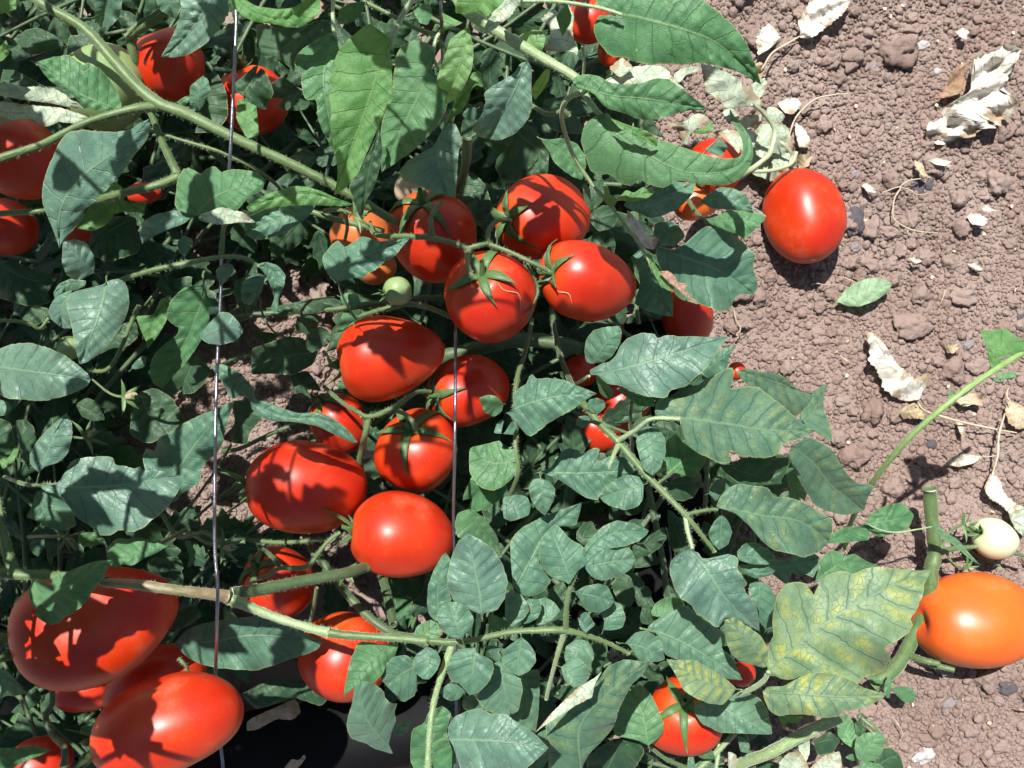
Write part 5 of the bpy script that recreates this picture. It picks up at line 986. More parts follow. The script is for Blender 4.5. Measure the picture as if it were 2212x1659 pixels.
# ================================================================ tomatoes: cx cy a b angle tilt z kind calyx taper label
PI = math.pi
CR4 = lambda th, a=.12, b=.42: [(a + (b-a)*i/9, th + .12*math.sin(i*.9)) for i in range(10)]
RING = lambda s, t0, t1: [(s + .012*math.sin(i*1.3), t0 + (t1-t0)*i/13) for i in range(14)]
T = [
 (1735, 467, 104, 83, -84, -20, .030, 'r', 0, .05, 'ripe egg shaped tomato lying alone on the bare soil', dict(scar=1)),
 (934, 513, 98, 93, -75, 48, .172, 'r', 1.1, .04, 'ripe tomato with pale cracked rings, left end of the upper cluster', dict(crack=[RING(.30, 2.2, 4.4), RING(.42, 2.5, 4.0)])),
 (1175, 469, 105, 88, 12, 40, .170, 'r', .9, .06, 'ripe tomato at the top right of the upper cluster, stalk end left', {}),
 (1062, 642, 99, 97, -65, 62, .205, 'r', 1.0, .04, 'round ripe tomato facing up with star calyx, lowest in the upper cluster', dict(crack=[CR4(1.0)])),
 (1275, 608, 108, 86, -8, 34, .192, 'r', .9, .22, 'ripe tomato at the right end of the upper cluster, tapering right', dict(crack=[CR4(2.4, .1, .3)])),
 (845, 770, 116, 90, 12, 10, .165, 'r', .8, .27, 'large ripe tomato tapering right, topmost of the middle cluster', {}),
 (1012, 845, 89, 77, 8, 42, .130, 'r', 1.1, .04, 'ripe tomato crossed by the right wire, behind the middle cluster', {}),
 (900, 975, 83, 91, -80, 50, .150, 'r', 1.0, .04, 'ripe tomato with vertical crack touching the right wire at its side', dict(crack=[CR4(.15, .12, .5)])),
 (733, 915, 68, 60, -60, 30, .100, 'r', 1, .05, 'dark shaded tomato behind the long narrow grey leaf', {}),
 (662, 1051, 129, 102, 2, 10, .165, 'r', 1.25, .07, 'large glossy tomato with calyx at left beside the soil gap', {}),
 (868, 1156, 112, 93, -6, 10, .175, 'r', 1.0, .07, 'glossy ripe tomato just above the heart shaped leaflet', {}),
 (210, 1343, 172, 124, 16, 8, .205, 'r', 1.0, .20, 'very large ripe tomato under the peeling brown stem at left', {}),
 (362, 1568, 160, 104, 14, 8, .235, 'r', 1.0, .04, 'very large ripe tomato at the bottom left, in front of the left wire', {}),
 (335, 1475, 110, 75, 30, 10, .160, 'r', 0, .05, 'shaded red tomato squeezed between the two very large ones', {}),
 (188, 1488, 70, 48, 10, 10, .125, 'r', 0, .05, 'small dark tomato just below the very large one at left', {}),
 (605, 1258, 80, 76, -50, 40, .120, 'r', 1, .04, 'shaded tomato behind the forked fruit stalk and dark green stem', {}),
 (745, 1420, 88, 98, -80, 25, .140, 'r', 0, .06, 'orange red tomato behind the pale jointed stem at bottom centre', {}),
 (1478, 1545, 72, 86, -75, 52, .160, 'r', 1.1, .04, 'small ripe tomato with long sepals among leaves at the bottom right', dict(crack=[CR4(3.0), CR4(.3, .1, .5)])),
 (2110, 1342, 136, 103, -3, 8, .045, 'o', 0, .05, 'large orange tomato on soil at the right edge', {}),
 (2149, 1163, 51, 43, -20, 20, .042, 'w', 1, .02, 'small whitish green unripe tomato above the large orange one', {}),
 (48, 340, 92, 84, -20, 20, .190, 'r', 1, .05, 'red tomato at the left edge behind the big grey curled leaf', {}),
 (15, 490, 62, 62, 0, 20, .130, 'r', 0, .05, 'dark red tomato below the left edge stalk', {}),
 (368, 140, 67, 78, -70, 25, .160, 'r', 0, .06, 'shaded red tomato under the top left stem fork', {}),
 (545, 218, 66, 76, -70, 25, .120, 'r', 1, .05, 'shaded red tomato just right of the left wire near the top', {}),
 (222, 190, 82, 95, -60, 25, .170, 'g', 0, .04, 'large pale green unripe tomato under a leaf near top left', {}),
 (1545, 362, 66, 62, 20, 30, .090, 'r', 1, .05, 'red tomato half hidden by the hooked leaf tip', {}),
 (1508, 430, 58, 44, 20, 20, .085, 'o', 1, .05, 'small orange red tomato below the hooked leaf', {}),
 (1482, 688, 79, 56, -80, 40, .070, 'r', .8, .03, 'low tomato with dark calyx beside the shaded soil edge', {}),
 (1345, 868, 64, 58, 40, 20, .075, 'r', 0, .05, 'shaded red tomato under the two pointed leaves right of centre', {}),
 (1272, 45, 42, 50, -80, 30, .130, 'r', 1, .05, 'small red tomato at the top beside the largest leaf', {}),
 (1325, 112, 34, 34, 0, 20, .110, 'r', 0, .05, 'dark red tomato peeping from beneath the largest leaf', {}),
 (782, 512, 68, 60, -30, 20, .125, 'O', 0, .05, 'orange turning tomato behind the left end of the upper cluster', {}),
 (885, 408, 34, 32, -80, 30, .130, 'q', 0, .03, 'small pale pinkish unripe tomato behind the upper cluster', {}),
 (1290, 930, 55, 46, -30, 20, .080, 'r', 0, .05, 'deep shaded tomato right of the thin vertical stalk', {}),
 (1592, 802, 20, 20, 0, 20, .120, 'r', 0, .05, 'tiny red glimpse of tomato at the soil edge of the leaves', {}),
 (1603, 1455, 30, 26, 0, 20, .170, 'r', 0, .05, 'small red tomato between yellow mottled leaves', {}),
 (858, 628, 29, 32, 20, 20, .215, 'g', 1.1, -.05, 'tiny pale green unripe tomato above the middle cluster', {}),
 (1300, 705, 58, 44, -20, 20, .055, 'r', 0, .05, 'dark tomato in shade below the right end of the upper cluster', {}),
 (812, 575, 44, 42, 0, 20, .110, 'O', 0, .05, 'dull orange tomato between jagged leaf and cracked tomato', {}),
 (150, 752, 24, 26, -60, 30, .185, 'g', 1.2, .02, 'tiny dark green tomato between grey leaves at the left', {}),
 (85, 1648, 66, 54, 10, 20, .130, 'r', 0, .05, 'dark tomato in the bottom left corner behind stalks', {}),
 (312, 417, 42, 24, 10, 20, .120, 'r', 0, .05, 'red sliver of tomato below the stem fork at left', {}),
 (165, 505, 32, 28, 10, 20, .120, 'r', 0, .05, 'dark tomato glimpsed below the big grey curled leaf', {}),
 (812, 958, 30, 45, 80, 20, .045, 'q', 0, .05, 'dim unripe fruit between the middle cluster stalks', {}),
 (1255, 800, 28, 36, 80, 20, .085, 'r', 0, .05, 'dark red tomato left of the two leaflets at centre right', {}),
]
for i, (cx, cy, a, b, ang, tilt, z, kd, cal, tp, lab, kw) in enumerate(T):
    tomato(cx, cy, a, b, ang, tilt, z, kd, lab, cal, i, taper=tp, **kw)
# ---------------------------------------------------------------- withered flowers and buds on their stalks
def flower(parent, x, y, z, ang, s=22, dry=True, seed=0):
    r = random.Random(seed+50); um = W0/2212*(CAMH-z)/CAMH; v, f = [], []
    for k in range(5):
        a = math.radians(ang) + (k-2)*.55 + r.uniform(-.15, .15); L = s*r.uniform(.8, 1.25)*um; n = 7; i0 = len(v)
        for i in range(n+1):
            q = i/n; wd = s*.11*um*math.sin(math.pi*(.2+.78*q)); zz = (.25 - .5*((k % 2)))*L*q*q + .1*L*math.sin(3*q)
            cx = math.cos(a + .5*q*(k-2)*.4)*L*q; cy = math.sin(a + .5*q*(k-2)*.4)*L*q
            v += [(cx - wd*math.sin(a), cy + wd*math.cos(a), zz), (cx, cy, zz+wd*.5), (cx + wd*math.sin(a), cy - wd*math.cos(a), zz)]
        f += [[i0+i*3+j, i0+i*3+j+1, i0+i*3+j+4, i0+i*3+j+3] for i in range(n) for j in range(2)]
    z_ = [(0, 0)]*len(v)
    o = obj('flower_calyx', mesh('flower_calyx', v, f, MS['c'], True, {'tube': z_}), parent)
    base = Vector((0, 0, 0)); pl = parent
    while pl is not None: base += Vector(pl.location); pl = pl.parent
    o.location = Vector(P(x, y, z)) - base
    if dry and pl is None and parent.parent is None:
        me = lump(seed+60, 2, .7, .6, M_flower, 'dry_petals'); w = obj('dry_petals', me, o); w.scale = (s*.28*um, s*.16*um, s*.14*um)
        w.location = (math.cos(math.radians(ang))*s*.45*um, math.sin(math.radians(ang))*s*.45*um, s*.1*um); w.rotation_euler = (0, .3, math.radians(ang))
STEM2 = """
a stalk s 4,5,6 | 200,820,.2 230,845,.215 250,855,.218 265,857,.22
a stalk s 5,5 | 140,940,.17 165,945,.185 185,947,.19
d stalk s 6,6 | 400,1145,.18 440,1170,.2 470,1178,.2
d stalk s 7,6 | 60,1160,.17 100,1158,.185 140,1160,.19
f stalk s 6,5 | 2045,1195,.04 2060,1220,.04 2080,1228,.035
f stalk s 6,5 | 2035,1180,.05 2050,1150,.05 2075,1135,.045
b stalk s 5,5 | 690,460,.19 740,455,.22 760,462,.225
"""
for ln in STEM2.strip().splitlines():
    hd, pt = ln.split('|'); par, nm, m, ws = hd.split()
    build_tube(nm, MS[m], [tuple(map(float, q.split(','))) for q in pt.split()], [float(x) for x in ws.split(',')], K[par], seed=len(ln))
for i, (k, x, y, z, a, s) in enumerate([('a', 265, 857, .222, 0, 46), ('a', 185, 947, .19, 30, 42), ('d', 478, 1180, .20, -10, 44), ('d', 140, 1160, .19, -30, 36),
                                     ('f', 2085, 1230, .04, 10, 30), ('f', 2078, 1135, .045, 10, 30), ('b', 765, 468, .227, 10, 40), ('d', 745, 1230, .18, -60, 40)]):
    flower(V[k], x, y, z, a, s, True, i)
# ---------------------------------------------------------------- wires
def wire(pts, wpx, label, name='support_wire'):
    o = build_tube(name, M_wire, pts, wpx, None, seg=10, bumpy=0); tag(o, label, 'wire')
wire([(508, -90, .25), (509, 0, .25), (510, 60, .25), (504, 200, .252), (498, 320, .25), (494, 380, .245), (484, 470, .235), (479, 560, .235), (476, 650, .235), (470, 770, .235), (466, 900, .24), (464, 1050, .25), (464, 1180, .268), (470, 1260, .277), (470, 1300, .277), (468, 1380, .262), (466, 1450, .22), (468, 1520, .18), (476, 1600, .17), (482, 1660, .17), (486, 1760, .17)], [7.5, 7.5, 7.5], 'thin grey steel wire running down the left side past the peeling stem')
wire([(950, -90, .23), (953, 30, .22), (955, 100, .19), (962, 250, .16), (972, 400, .125), (980, 560, .12), (983, 660, .14), (984, 710, .172), (984, 780, .19), (983, 900, .205), (982, 1000, .205), (980, 1100, .19), (980, 1200, .17), (982, 1300, .14), (985, 1500, .12), (990, 1760, .11)], [7, 7, 7], 'thin grey steel wire crossing in front of the centre tomatoes')
wire([(1380, 900, .05), (1425, 1090, .06), (1447, 1180, .07), (1452, 1300, .06), (1450, 1500, .05)], [4, 4], 'dark thin wire in the shadow gap below the leaf rachis')
# ---------------------------------------------------------------- black irrigation pipe under the vine
pp = [(-200, 1790, .035), (300, 1690, .036), (700, 1600, .037), (1060, 1500, .037), (1400, 1330, .037), (1450, 1100, .036), (1420, 900, .035), (1400, 700, .034)]
o = build_tube('irrigation_pipe', M_black, pp, [185, 185], None, seg=28, bumpy=0); tag(o, 'black plastic pipe lying on soil beneath the lower leaves', 'pipe')
# ---------------------------------------------------------------- dry leaves, stones, straws on the soil
DRY = """
p 0|30|1060,900 1180,690 1360,560 1605,300|1022,870 1040,790 1110,760 1130,690 1200,660 1330,580 1285,540 1278,470 1340,430 1328,380 1400,350 1490,330 1548,272 1645,320 1600,430 1560,480 1550,530 1500,600 1560,560 1592,518 1600,680 1615,720 1580,780 1500,790 1475,850 1440,862 1400,820 1350,860 1280,918 1240,880 1180,920 1150,948 1080,930 1027,910|largest bleached crumpled dead leaf on the soil near the right edge
n 0|30|1070,640 1190,560 1300,402|1065,640 1140,590 1180,490 1240,420 1307,400 1270,460 1278,560 1230,612 1130,637|curled brown dead leaf touching the largest bleached one
p 1|30|200,245 350,110 540,-5|165,185 220,100 280,0 420,-40 545,-20 500,80 430,140 340,210 260,253 205,245 210,190|long bleached dead leaf on soil at the top edge
p 0|30|60,240 -60,320|-80,200 -20,120 0,148 50,190 83,240 40,290 0,322 -70,360|bleached dead leaf beside the tip of the largest green leaf
t 0|20|1590,470 1600,390|1560,420 1610,400 1640,430 1600,560 1560,500|tan withered strip hanging under the largest leaf tip
p 0|30|1220,205 1280,262|1217,210 1250,178 1320,192 1283,265 1250,240|tiny bleached leaf scrap on soil above the large dead leaf
p 0|30|60,672 205,700|55,670 130,628 200,640 215,680 170,738 108,732|bleached curled scrap at the start of the dry stalk near the wilted shoot
p 0|30|185,790 230,958|176,790 230,830 275,900 262,955 200,955 178,870|bleached crumpled scrap above the egg shaped tomato
t 0|30|195,1080 290,1005|187,1000 292,998 262,1080 200,1095|tan crumpled scrap touching the top of the egg shaped tomato
p 0|30|1040,1042 1193,1048|1037,1040 1100,1023 1195,1045 1150,1078 1080,1066|small bleached leaf on a clod right of the egg shaped tomato
t 0|30|960,1040 1040,1140|945,1035 1000,1060 1020,1110 1055,1155 1010,1145 965,1100|curled tan husk at the fork of the thin dry roots
p 0|30|610,1210 700,1240|608,1205 650,1165 670,1210 730,1240 690,1250 640,1240|bleached torn scrap at the left end of thin dry roots
p 0|30|1290,1400 1440,1440|1286,1400 1340,1368 1435,1420 1400,1463 1320,1453|bleached lumpy scrap on soil, lower of the pair at far right
p 0|30|1370,1345 1505,1366|1367,1333 1430,1328 1507,1366 1400,1372|bleached pointed scrap on soil, upper of the pair at far right
p 1|31|965,930 850,800 670,500|640,500 665,478 695,505 760,580 820,680 900,750 950,795 1050,760 1110,728 1132,760 1060,802 1010,862 980,932 900,942 840,930 775,880 728,840 740,810 700,730 650,680 660,600|spotted pale dead leaf with two arms in the middle of the bare soil
t 0|31|960,960 900,1000 1030,1080|846,1015 880,980 950,948 1000,1000 1033,1082 980,1052 870,1057|folded tan dead leaflet on the stalk of the spotted dead leaf
p 0|31|1390,1300 1270,1325 1148,1350|1146,1352 1170,1310 1270,1283 1395,1300 1340,1342 1240,1367|small white dead leaf on a side stalk near the lower right
p 1|31|1455,1395 1500,1540 1700,1720|1400,1500 1455,1375 1500,1450 1530,1530 1600,1600 1700,1720 1620,1740 1520,1622 1430,1572|long twisted white dead leaf at the right edge
t 0|31|1560,960 1680,1100|1535,1000 1555,945 1605,950 1700,1000 1720,1100 1620,1125 1560,1080|tan cupped dead leaf at the right edge by the dry stalk
t 0|31|1210,940 1390,930|1205,940 1235,890 1300,888 1390,897 1393,972 1330,960 1270,978|tan and white dead leaflet crossing under the bindweed stem
p 0|31|1230,1080 1270,1180|1215,1070 1260,1060 1285,1120 1270,1185 1240,1140|tiny white scrap hanging from the dry stalk
t 0|31|1150,600 1240,590|1140,560 1160,620 1200,632 1243,590 1230,570 1190,580|tan curled seed husk on soil left of the bindweed leaf
p 0|31|1300,60 1400,95|1290,55 1340,45 1360,10 1385,50 1400,95 1350,90|tiny bleached scrap on soil near the fallen green leaflet
p 0|31|905,20 1000,30|903,20 960,0 1003,35 960,48|tiny bleached scrap on soil below the thin dry roots
w 1|32|1560,-60 1659,160|1545,-60 1659,-40 1720,100 1659,165 1600,110 1565,30|pale leaf partly behind the whitish green tomato
k 0|32|1600,1280 1700,1290|1580,1270 1700,1275 1720,1290 1640,1290|thin tan straw chip at the right edge of the soil
"""
for i, ln in enumerate(DRY.strip().splitlines()):
    a, t, md, pl, lab = ln.split('|'); kd, big = a.split()
    kd = 't' if kd == 'k' else kd
    m = tile(t, md); z = .009 if int(big) else .006
    p0 = P(*m[0], .006); gz = float(gh(p0[0], p0[1]))
    o = build_leaf('dry_leaf', kd, z+gz, z+gz+.004, m, tile(t, pl), None, opts=dict(crump=.9, cup=-.003, arch=.004, roll=0, wav=.0015, rag=.09), seed=900+i)
    tag(o, lab, 'dead leaf')
o = build_leaf('fallen_leaflet', 'f', .008, .012, tile('31', '372,316 560,260 802,178'), tile('31', '400,310 440,295 500,220 570,170 650,143 740,143 804,178 785,230 700,290 600,327 520,327 460,303'), None, opts=dict(arch=.004, cup=.003, roll=.002), petiole=12, seed=77)
tag(o, 'fresh pale green fallen leaflet lying on the bare soil', 'fallen leaf')
def stone(x, y, rx, ry, mat, label, name='stone', cat='stone', seed=0, h=.6, sub=4, z=None):
    um = W0/2212; me = lump(seed+200, sub, .33, 1, mat, name, 1.7); o = obj(name, me)
    p = P(x, y, 0); gz = float(gh(p[0], p[1])); o.location = (p[0], p[1], gz + min(rx, ry)*um*h*.35)
    o.scale = (rx*um*.92, ry*um*.92, min(rx, ry)*um*h); o.rotation_euler = (0, 0, random.Random(seed).random()*.6)
    tag(o, label, cat)
stone(1848, 478, 27, 33, M_stone_d, 'dark grey stone touching the right side of the egg shaped tomato', seed=1)
stone(1985, 1624, 27, 17, M_stone_w, 'flat whitish stone at the bottom of the soil', seed=2)
stone(2160, 1475, 20, 14, M_stone_d, 'dark stone on soil just below the large orange tomato', seed=3)
stone(1998, 94, 15, 11, M_stone_w, 'small pale stone right of the big clod', seed=4)
stone(1888, 141, 14, 10, M_stone_v, 'small pinkish stone left of the big clod', seed=5)
stone(2029, 151, 8, 9, M_stone_w, 'tiny white pebble below the pale stone', seed=6)
stone(1985, 400, 13, 17, M_stone_d, 'grey flat stone beneath the thin dry roots', seed=7)
stone(2010, 397, 9, 12, M_stone_d, 'grey pebble right of the flat stone under the roots', seed=8)
stone(2007, 960, 12, 11, M_stone_d, 'blue grey pebble close to the bindweed stem', seed=9)
stone(2090, 745, 13, 11, M_stone_v, 'purplish grey pebble left of the bindweed leaf', seed=10)
stone(1850, 465+70, 12, 12, M_stone_v, 'purplish pebble just below the dark grey stone', seed=11)
stone(2183, 343, 7, 7, M_stone_v, 'small purple grey pebble far right below the large dead leaf', seed=12)
stone(1957, 93+553-553, 5, 5, M_stone_v, 'tiny purple pebble on the big clod side', seed=13)
stone(2200, 686, 9, 8, M_stone_d, 'small slate blue pebble at the right edge above the bindweed leaf', seed=14)
stone(2045, 1505, 22, 12, M_stone_v, 'dull purplish stone half buried under the orange tomato shade', seed=15)
stone(1850, 375, 12, 9, M_stone_v, 'small purple stone above right of the egg shaped tomato', seed=16)
CL = [(1937, 112, 42, 38), (1843, 130, 27, 25), (1965, 705, 46, 32), (1872, 890, 25, 30), (1835, 985, 30, 32), (2018, 365, 22, 22), (1880, 492, 22, 26), (1925, 500, 28, 18), (2010, 345, 18, 16), (2080, 640, 30, 22), (1900, 240, 18, 15), (1815, 170, 20, 14), (1880, 570, 22, 20), (1975, 60, 22, 16), (2110, 60, 20, 14), (1990, 640, 24, 22), (1770, 740, 20, 15), (2110, 790, 26, 18), (1800, 640, 18, 14), (1815, 870, 22, 16), (1960, 1010, 22, 18), (2050, 1040, 18, 16), (1990, 1590, 26, 16), (2080, 1570, 24, 18), (1900, 1180, 24, 16), (1760, 720, 18, 14), (2130, 380, 18, 16), (2185, 530, 18, 15), (2060, 560, 16, 13), (1930, 570, 16, 13), (1960, 1160, 22, 18), (2130, 950, 18, 16), (2150, 1600, 22, 16)]
nm = ['largest rough soil clod near the top of the bare soil', 'second soil clod, just left of the largest']
LM = [((1735, 467), 'egg shaped tomato on soil'), ((2100, 210), 'largest bleached dead leaf'), ((1945, 800), 'spotted dead leaf'), ((1855, 630), 'fallen green leaflet'), ((2170, 740), 'bindweed leaf'),
      ((1960, 440), 'thin hooked root'), ((2105, 1342), 'large orange tomato'), ((2149, 1163), 'whitish green tomato'), ((1937, 112), 'largest clod'), ((1785, 40), 'long dead leaf at the top edge'), ((1940, 1010), 'bindweed stem')]
def clod_label(x, y, a):
    (lx, ly), n = min((q for q in LM if math.dist(q[0], (x, y)) > 1), key=lambda q: math.dist(q[0], (x, y)))
    d = math.dist((lx, ly), (x, y)); dx, dy = x-lx, y-ly
    w = ('below' if dy > 0 else 'above') if abs(dy) > 2*abs(dx) else ('right of' if dx > 0 else 'left of') if abs(dx) > 2*abs(dy) else ('below right of' if dx > 0 else 'below left of') if dy > 0 else ('above right of' if dx > 0 else 'above left of')
    return 'soil clod %s%s the %s' % ('just ' if d < 110 else 'some way ', w, n)
labs = [nm[i] if i < 2 else clod_label(c[0], c[1], c[2]) for i, c in enumerate(CL)]
for l in set(labs):
    k = sorted((i for i in range(len(CL)) if labs[i] == l), key=lambda i: -CL[i][2]*CL[i][3])
    if len(k) > 1:
        ws = ['larger', 'smaller'] if len(k) == 2 else ['largest', 'middling', 'smallest', 'tiniest']
        for q, i in enumerate(k): labs[i] = ws[q] + ' ' + l
    else: labs[k[0]] = ('rough ' if k[0] > 1 else '') + l
for i, (x, y, a, b) in enumerate(CL):
    lab = labs[i]
    um = W0/2212; me = lump(i+400, 4, .42, 1, M_soil, 'soil_clod', 1.9); o = obj('soil_clod', me)
    p = P(x, y, 0); gz = float(gh(p[0], p[1])); o.location = (p[0], p[1], gz + b*um*.15); o.scale = (a*um*.9, b*um*.9, b*um*.75)
    tag(o, lab, 'soil clod', None if i < 2 else 'soil clods on the bare bed')
# thin dry stalks and roots
ST = [
 ('dry_stalk', 'tan dry stalk curving above the egg shaped tomato', 4, [(1708, 318, .006), (1706, 290, .008), (1722, 250, .01), (1760, 215, .012), (1800, 205, .012), (1832, 202, .01)]),
 ('dry_stalk', 'straw coloured dry stalk leading to the dead leaf at the top edge', 5, [(1645, 150, .03), (1668, 115, .012), (1700, 95, .008), (1728, 78, .006)]),
 ('dry_root', 'pale thin hooked root on the soil right of the egg shaped tomato', 3.2, [(1905, 416, .006), (1945, 404, .009), (1932, 430, .009), (1930, 470, .009), (1955, 490, .008), (1985, 500, .008), (2026, 503, .006)]),
 ('dry_root', 'short pale root branching toward the grey flat stone', 2.6, [(1945, 404, .009), (1965, 410, .01), (1980, 420, .01), (2000, 419, .008)]),
 ('dry_root', 'thin root running from the tan husk down to the hooked root', 2.6, [(1945, 402, .009), (1965, 390, .008), (2010, 383, .01)]),
 ('dry_stalk', 'long pale dry stalk of the spotted dead leaf crossing under the bindweed', 5, [(1982, 868, .012), (1995, 885, .012), (2030, 898, .012), (2080, 912, .014), (2140, 925, .012), (2196, 935, .01)]),
 ('dry_stalk', 'pale dry stalk bending down to the twisted white leaf', 5, [(2171, 892, .015), (2158, 940, .016), (2155, 985, .016), (2145, 1020, .013)]),
 ('dry_stalk', 'short dry side stalk holding the small white dead leaf', 2.6, [(2124, 987, .01), (2140, 986, .013), (2155, 984, .015)]),
 ('dry_stalk', 'thin dry stalk of the tan cupped leaf at the right edge', 4, [(2178, 838, .008), (2175, 855, .01), (2185, 872, .012)]),
 ('dry_root', 'fine tan rootlet on soil above the fallen leaflet', 2, [(1750, 615, .006), (1765, 612, .008), (1780, 615, .009), (1808, 615, .006)]),
 ('dry_root', 'fine pale rootlet curled in the shade below the low tomato', 2.4, [(1585, 665, .008), (1590, 690, .01), (1600, 710, .01), (1590, 725, .01), (1605, 720, .008)]),
 ('dry_root', 'fine rootlet on soil under the small yellow leaf tips', 2.2, [(1930, 1550, .006), (1940, 1565, .01), (1950, 1585, .008), (1945, 1600, .006)]),
 ('dry_root', 'thin reddish rootlet at the bottom edge of the soil', 3.5, [(2120, 1630, .006), (2135, 1650, .008), (2160, 1680, .006)]),
 ('dry_straw', 'short straw lying left of the spotted dead leaf', 2.6, [(1815, 768, .006), (1830, 780, .01), (1845, 787, .006)]),
 ('dry_straw', 'short white straw above the fallen leaflet', 2.4, [(1820, 598, .006), (1835, 604, .009), (1852, 611, .006)]),
 ('dry_straw', 'short tan straw right of the fallen leaflet', 2.4, [(2043, 625, .006), (2036, 645, .009), (2028, 660, .006)]),
]
for i, (n_, lab, wd, pts) in enumerate(ST):
    pts = [(x, y, z + float(gh(*P(x, y, 0)[:2])) + .002) for x, y, z in pts]
    o = build_tube(n_, MS['r'] if 'reddish' in lab else MS['p'], pts, [wd*.7, wd, wd, wd*.6], None, seg=7, bumpy=.4, seed=i); tag(o, lab, 'dry ' + n_.split('_')[1])
# loose scraps and grit too small to tell apart
def litter():
    r = random.Random(9); v, f = [], []
    for _ in range(120):
        x, y = r.uniform(1500, 2400), r.uniform(-100, 1800); p = P(x, y, 0); gz = float(gh(p[0], p[1])) + .003
        L, W = r.uniform(.0012, .0045), r.uniform(.0004, .0018); a = r.random()*6.28; i0 = len(v); c, s = math.cos(a), math.sin(a); n = 4
        for i in range(n+1):
            q = i/n-.5; wv = W*(1-4*q*q)**.5; b = .6*L*(.25-q*q)*r.uniform(.2, 1.4)
            for sg in (-1, 1): v.append((p[0] + c*L*q - s*wv*sg + b*s, p[1] + s*L*q + c*wv*sg, gz + b + r.uniform(0, .0008)))
        f += [[i0+2*i, i0+2*i+1, i0+2*i+3, i0+2*i+2] for i in range(n)]
    z_ = [(0, 0)]*len(v)
    o = obj('dry_litter', mesh('dry_litter', v, f, MS['p'], True, {'tube': z_})); tag(o, 'tiny bleached plant scraps strewn over the bare soil', None, None, 'stuff')
litter()
# ================================================================ inner foliage (whole compound leaves, copied)
def inpoly(x, y, pl):
    c = False; n = len(pl)
    for i in range(n):
        (x1, y1), (x2, y2) = pl[i], pl[(i+1) % n]
        if (y1 > y) != (y2 > y) and x < (x2-x1)*(y-y1)/(y2-y1)+x1: c = not c
    return c
BED = [(-330, -330), (1500, -330), (1530, -60), (1500, 60), (1520, 190), (1460, 260), (1470, 500), (1540, 560), (1500, 680), (1560, 830), (1640, 870), (1720, 960), (1740, 1100), (1720, 1260), (1690, 1380), (1740, 1500), (1800, 1659), (1840, 2000), (-330, 2000)]
GAPS = [[(500, 1520), (810, 1490), (810, 1760), (480, 1760)], [(520, 600), (630, 610), (640, 715), (560, 740)], [(500, 790), (655, 800), (655, 930), (560, 940)], [(380, 840), (470, 840), (500, 960), (520, 1110), (430, 1120)], [(555, 1400), (660, 1400), (660, 1465), (555, 1465)], [(740, 1150), (820, 1150), (820, 1270), (760, 1270)]]
def shape(seed, L=165, Wd=44, teeth=3):
    r = random.Random(seed); n = 26; L *= r.uniform(.9, 1.1); Wd *= r.uniform(.8, 1.2)
    bow = r.uniform(-.12, .12)*L
    pl = []
    for sg in (1, -1):
        s = []
        ph = r.random()
        for i in range(1, n):
            u = i/n; w_ = Wd*(math.sin(math.pi*u**.75)**.8)*(1 + (.36*(((u*teeth+ph) % 1)-.5)*2 if u > .08 else 0)*(1-u*.5))
            s.append((u*L, sg*max(w_, 1) + bow*4*u*(1-u)))
        pl.append(s)
    poly = [(-2, 0)] + pl[0] + [(L, 0)] + pl[1][::-1]
    mid = [(0, 0), (L*.33, bow*.9), (L*.66, bow*.9), (L, 0)]
    return mid, poly
FM = []
for s in range(9):
    small = s >= 6
    mid, poly = shape(s+30, 165 if not small else 80, 40 if not small else 27, (3 + s % 3) if not small else 1.01)
    k = leaf_core(mid, poly, 6, s, 30, 7, 6); r = random.Random(s); um = .00029
    z = leaf_z(k, r, um, arch=-.10*k['L']*um*r.uniform(.2, 1.6), cup=r.uniform(-.2, .5)*k['wm']*um, roll=0)
    v = np.column_stack([k['p'][:, 0]*um, -k['p'][:, 1]*um, z]); fl = (k['p']*um*100)[k['f']].reshape(-1, 2)
    z_ = np.zeros((len(k['uv']), 2))
    FM.append({kd: mesh('leaflet', v, k['f'].tolist(), ML[kd], True, {'vein': k['uv'], 'flat': fl}) for kd in ('d', 'g', 'b')})
def rachis_mesh():
    v, f, uv = tube_geo([(1106, 829.5, 0), (1250, 836, 0), (1400, 829.5, 0), (1540, 815, 0)], [10, 8, 6, 4], 14, 7, .1); z = np.zeros((len(uv), 2))
    return mesh('compound_leaf', v, f, MS['d'], True, {'tube': uv})
RM = rachis_mesh()
def put_compound(x, y, z, head, vine, kd, r, slope=None):
    p = Vector(P(x, y, z)); o = obj('compound_leaf', RM, vine); o.location = p - Vector(vine.location)
    o.rotation_euler = (r.uniform(-.3, .3), r.uniform(-.25, .25) if slope is None else slope, head)
    L = .165*.98
    S = [(1.0, 0, 1.1, 0), (.72, .85, .8, 0), (.70, -.85, .8, 0), (.42, 1.0, .9, 0), (.40, -1.0, .85, 0), (.56, 1.1, .8, 1), (.2, -1.1, .8, 1)]
    for (q, a, s, sm) in S:
        if r.random() < .08: continue
        m = FM[r.randint(6, 8) if sm else r.randint(0, 5)][kd]
        c = obj('leaflet', m, o); c.location = (L*q, -.0015*math.sin(q*3), 0); sc_ = s*r.uniform(.85, 1.15)
        c.rotation_euler = (r.uniform(-.5, .5), r.uniform(-.15, .45), a + r.uniform(-.25, .25)); c.scale = (sc_, sc_*r.uniform(.85, 1.1), sc_)
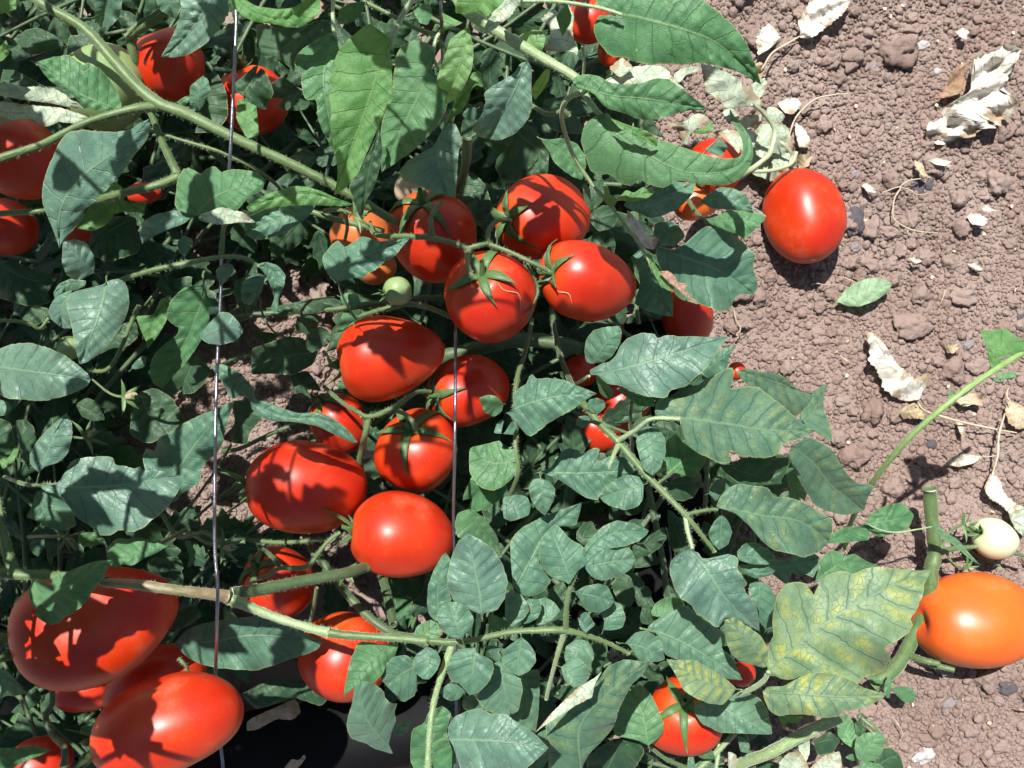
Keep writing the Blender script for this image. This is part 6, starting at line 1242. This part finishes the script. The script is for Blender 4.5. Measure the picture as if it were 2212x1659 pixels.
def fill():
    r = random.Random(21); cnt = {k: 0 for k in V}; placed = []
    def ok(x, y, hd, gapr, z=.03):
        sx, sy = -SD.x/SD.z*z/W0*2212, SD.y/SD.z*z/W0*2212
        for q in (0, .35, .7, 1.0, 1.25):
            X, Y = x + math.cos(hd)*430*q, y - math.sin(hd)*430*q
            for dx, dy in ((0, 0), (60, 0), (-60, 0), (0, 60), (0, -60)):
                if not inpoly(X+dx, Y+dy, BED): return False
                if any(inpoly(X+dx*gapr, Y+dy*gapr, g) or inpoly(X+dx*.7+sx, Y+dy*.7+sy, g) for g in GAPS): return False
        return True
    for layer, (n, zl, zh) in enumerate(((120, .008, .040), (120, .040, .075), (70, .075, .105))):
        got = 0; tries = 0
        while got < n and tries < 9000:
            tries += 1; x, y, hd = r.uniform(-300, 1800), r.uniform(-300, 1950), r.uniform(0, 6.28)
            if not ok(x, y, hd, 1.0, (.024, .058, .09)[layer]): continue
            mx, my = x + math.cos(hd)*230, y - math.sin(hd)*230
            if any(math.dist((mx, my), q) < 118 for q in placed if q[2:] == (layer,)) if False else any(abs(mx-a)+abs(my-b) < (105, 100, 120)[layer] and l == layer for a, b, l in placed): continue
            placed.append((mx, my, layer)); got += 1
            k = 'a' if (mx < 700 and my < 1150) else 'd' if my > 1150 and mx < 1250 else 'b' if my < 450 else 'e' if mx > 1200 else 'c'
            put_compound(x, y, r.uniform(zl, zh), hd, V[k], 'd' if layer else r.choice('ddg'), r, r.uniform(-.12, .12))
    return got
fill()
def shade_side():
    # leaves added out of view, up-sun, to throw broken shade on the patch
    r = random.Random(4); n = 0; t = 0
    while n < 75 and t < 20000:
        t += 1; z = r.uniform(.30, .46); x, y = r.uniform(-.56, -.02), r.uniform(-.12, .58); hd = r.uniform(0, 6.28)
        hx, hy = .42*(CAMH-z)/CAMH + .012, .315*(CAMH-z)/CAMH + .012
        bad = False
        for q in (0, .4, .8, 1.25):
            for a in (-.045, 0, .045):
                X, Y = x + math.cos(hd)*.16*q - math.sin(hd)*a*(q > 0), y + math.sin(hd)*.16*q + math.cos(hd)*a*(q > 0)
                if abs(X) < hx and abs(Y) < hy: bad = True
        if bad: continue
        # lands in the part of the patch that lies in broken shade
        k = (z-.18)/SD.z; lx, ly = x + math.cos(hd)*.09 - SD.x*k, y + math.sin(hd)*.09 - SD.y*k
        if not (-.46 < lx < .03 and -.30 < ly < .26): continue
        k = (z-.33)/SD.z; ax, ay = x + math.cos(hd)*.09 - SD.x*k, y + math.sin(hd)*.09 - SD.y*k
        if -.15 < ax < .16 and -.02 < ay < .2: continue
        k = z/SD.z; ax, ay = x + math.cos(hd)*.09 - SD.x*k, y + math.sin(hd)*.09 - SD.y*k
        if -.30 < ax < -.11 and -.16 < ay < .12: continue
        n += 1
        s = W0/2212*(CAMH-z)/CAMH; px, py = 1106 + x/s, 829.5 - y/s
        put_compound(px, py, z, hd, V['a' if x < -.12 else 'b'], r.choice('gb'), r, r.uniform(-.1, .2))
    # unseen extra leaves, each set on a fruit's sun ray to shade it
    for i in (5, 7, 9, 9, 10, 11, 11, 12, 12, 8, 13, 20, 22, 23, 6, 15):
        f = P(T[i][0], T[i][1], T[i][6]); f = (f[0] + r.uniform(-.015, .015), f[1] - .012 + r.uniform(-.01, .01), f[2])
        z = f[2] + .06
        zm = .57 if i in (5, 7, 9, 10) else .52
        while z < zm:
            k = (z - f[2])/SD.z; x, y = f[0] + SD.x*k, f[1] + SD.y*k
            hx, hy = .42*(CAMH-z)/CAMH, .315*(CAMH-z)/CAMH
            dx, dy = abs(x) - hx, abs(y) - hy
            if max(dx, dy) > .052: break
            z += .004
        if z >= zm: continue
        out = (math.atan2(y, x) if dx > .02 and dy > .02 else (0 if x > 0 else math.pi) if dx > dy else (math.pi/2 if y > 0 else -math.pi/2))
        along = out + math.pi/2*r.choice((-1, 1)) + r.uniform(-.12, .12) if i % 2 else out + r.uniform(-.3, .3)
        if not i % 2: x -= math.cos(along)*.02; y -= math.sin(along)*.02
        else: x -= math.cos(along)*.08; y -= math.sin(along)*.08
        s = W0/2212*(CAMH-z)/CAMH
        put_compound(1106 + x/s, 829.5 - y/s, z, along, V['a' if x < -.12 else 'b'], 'g', r, .1)

shade_side()
bpy.context.view_layer.update()
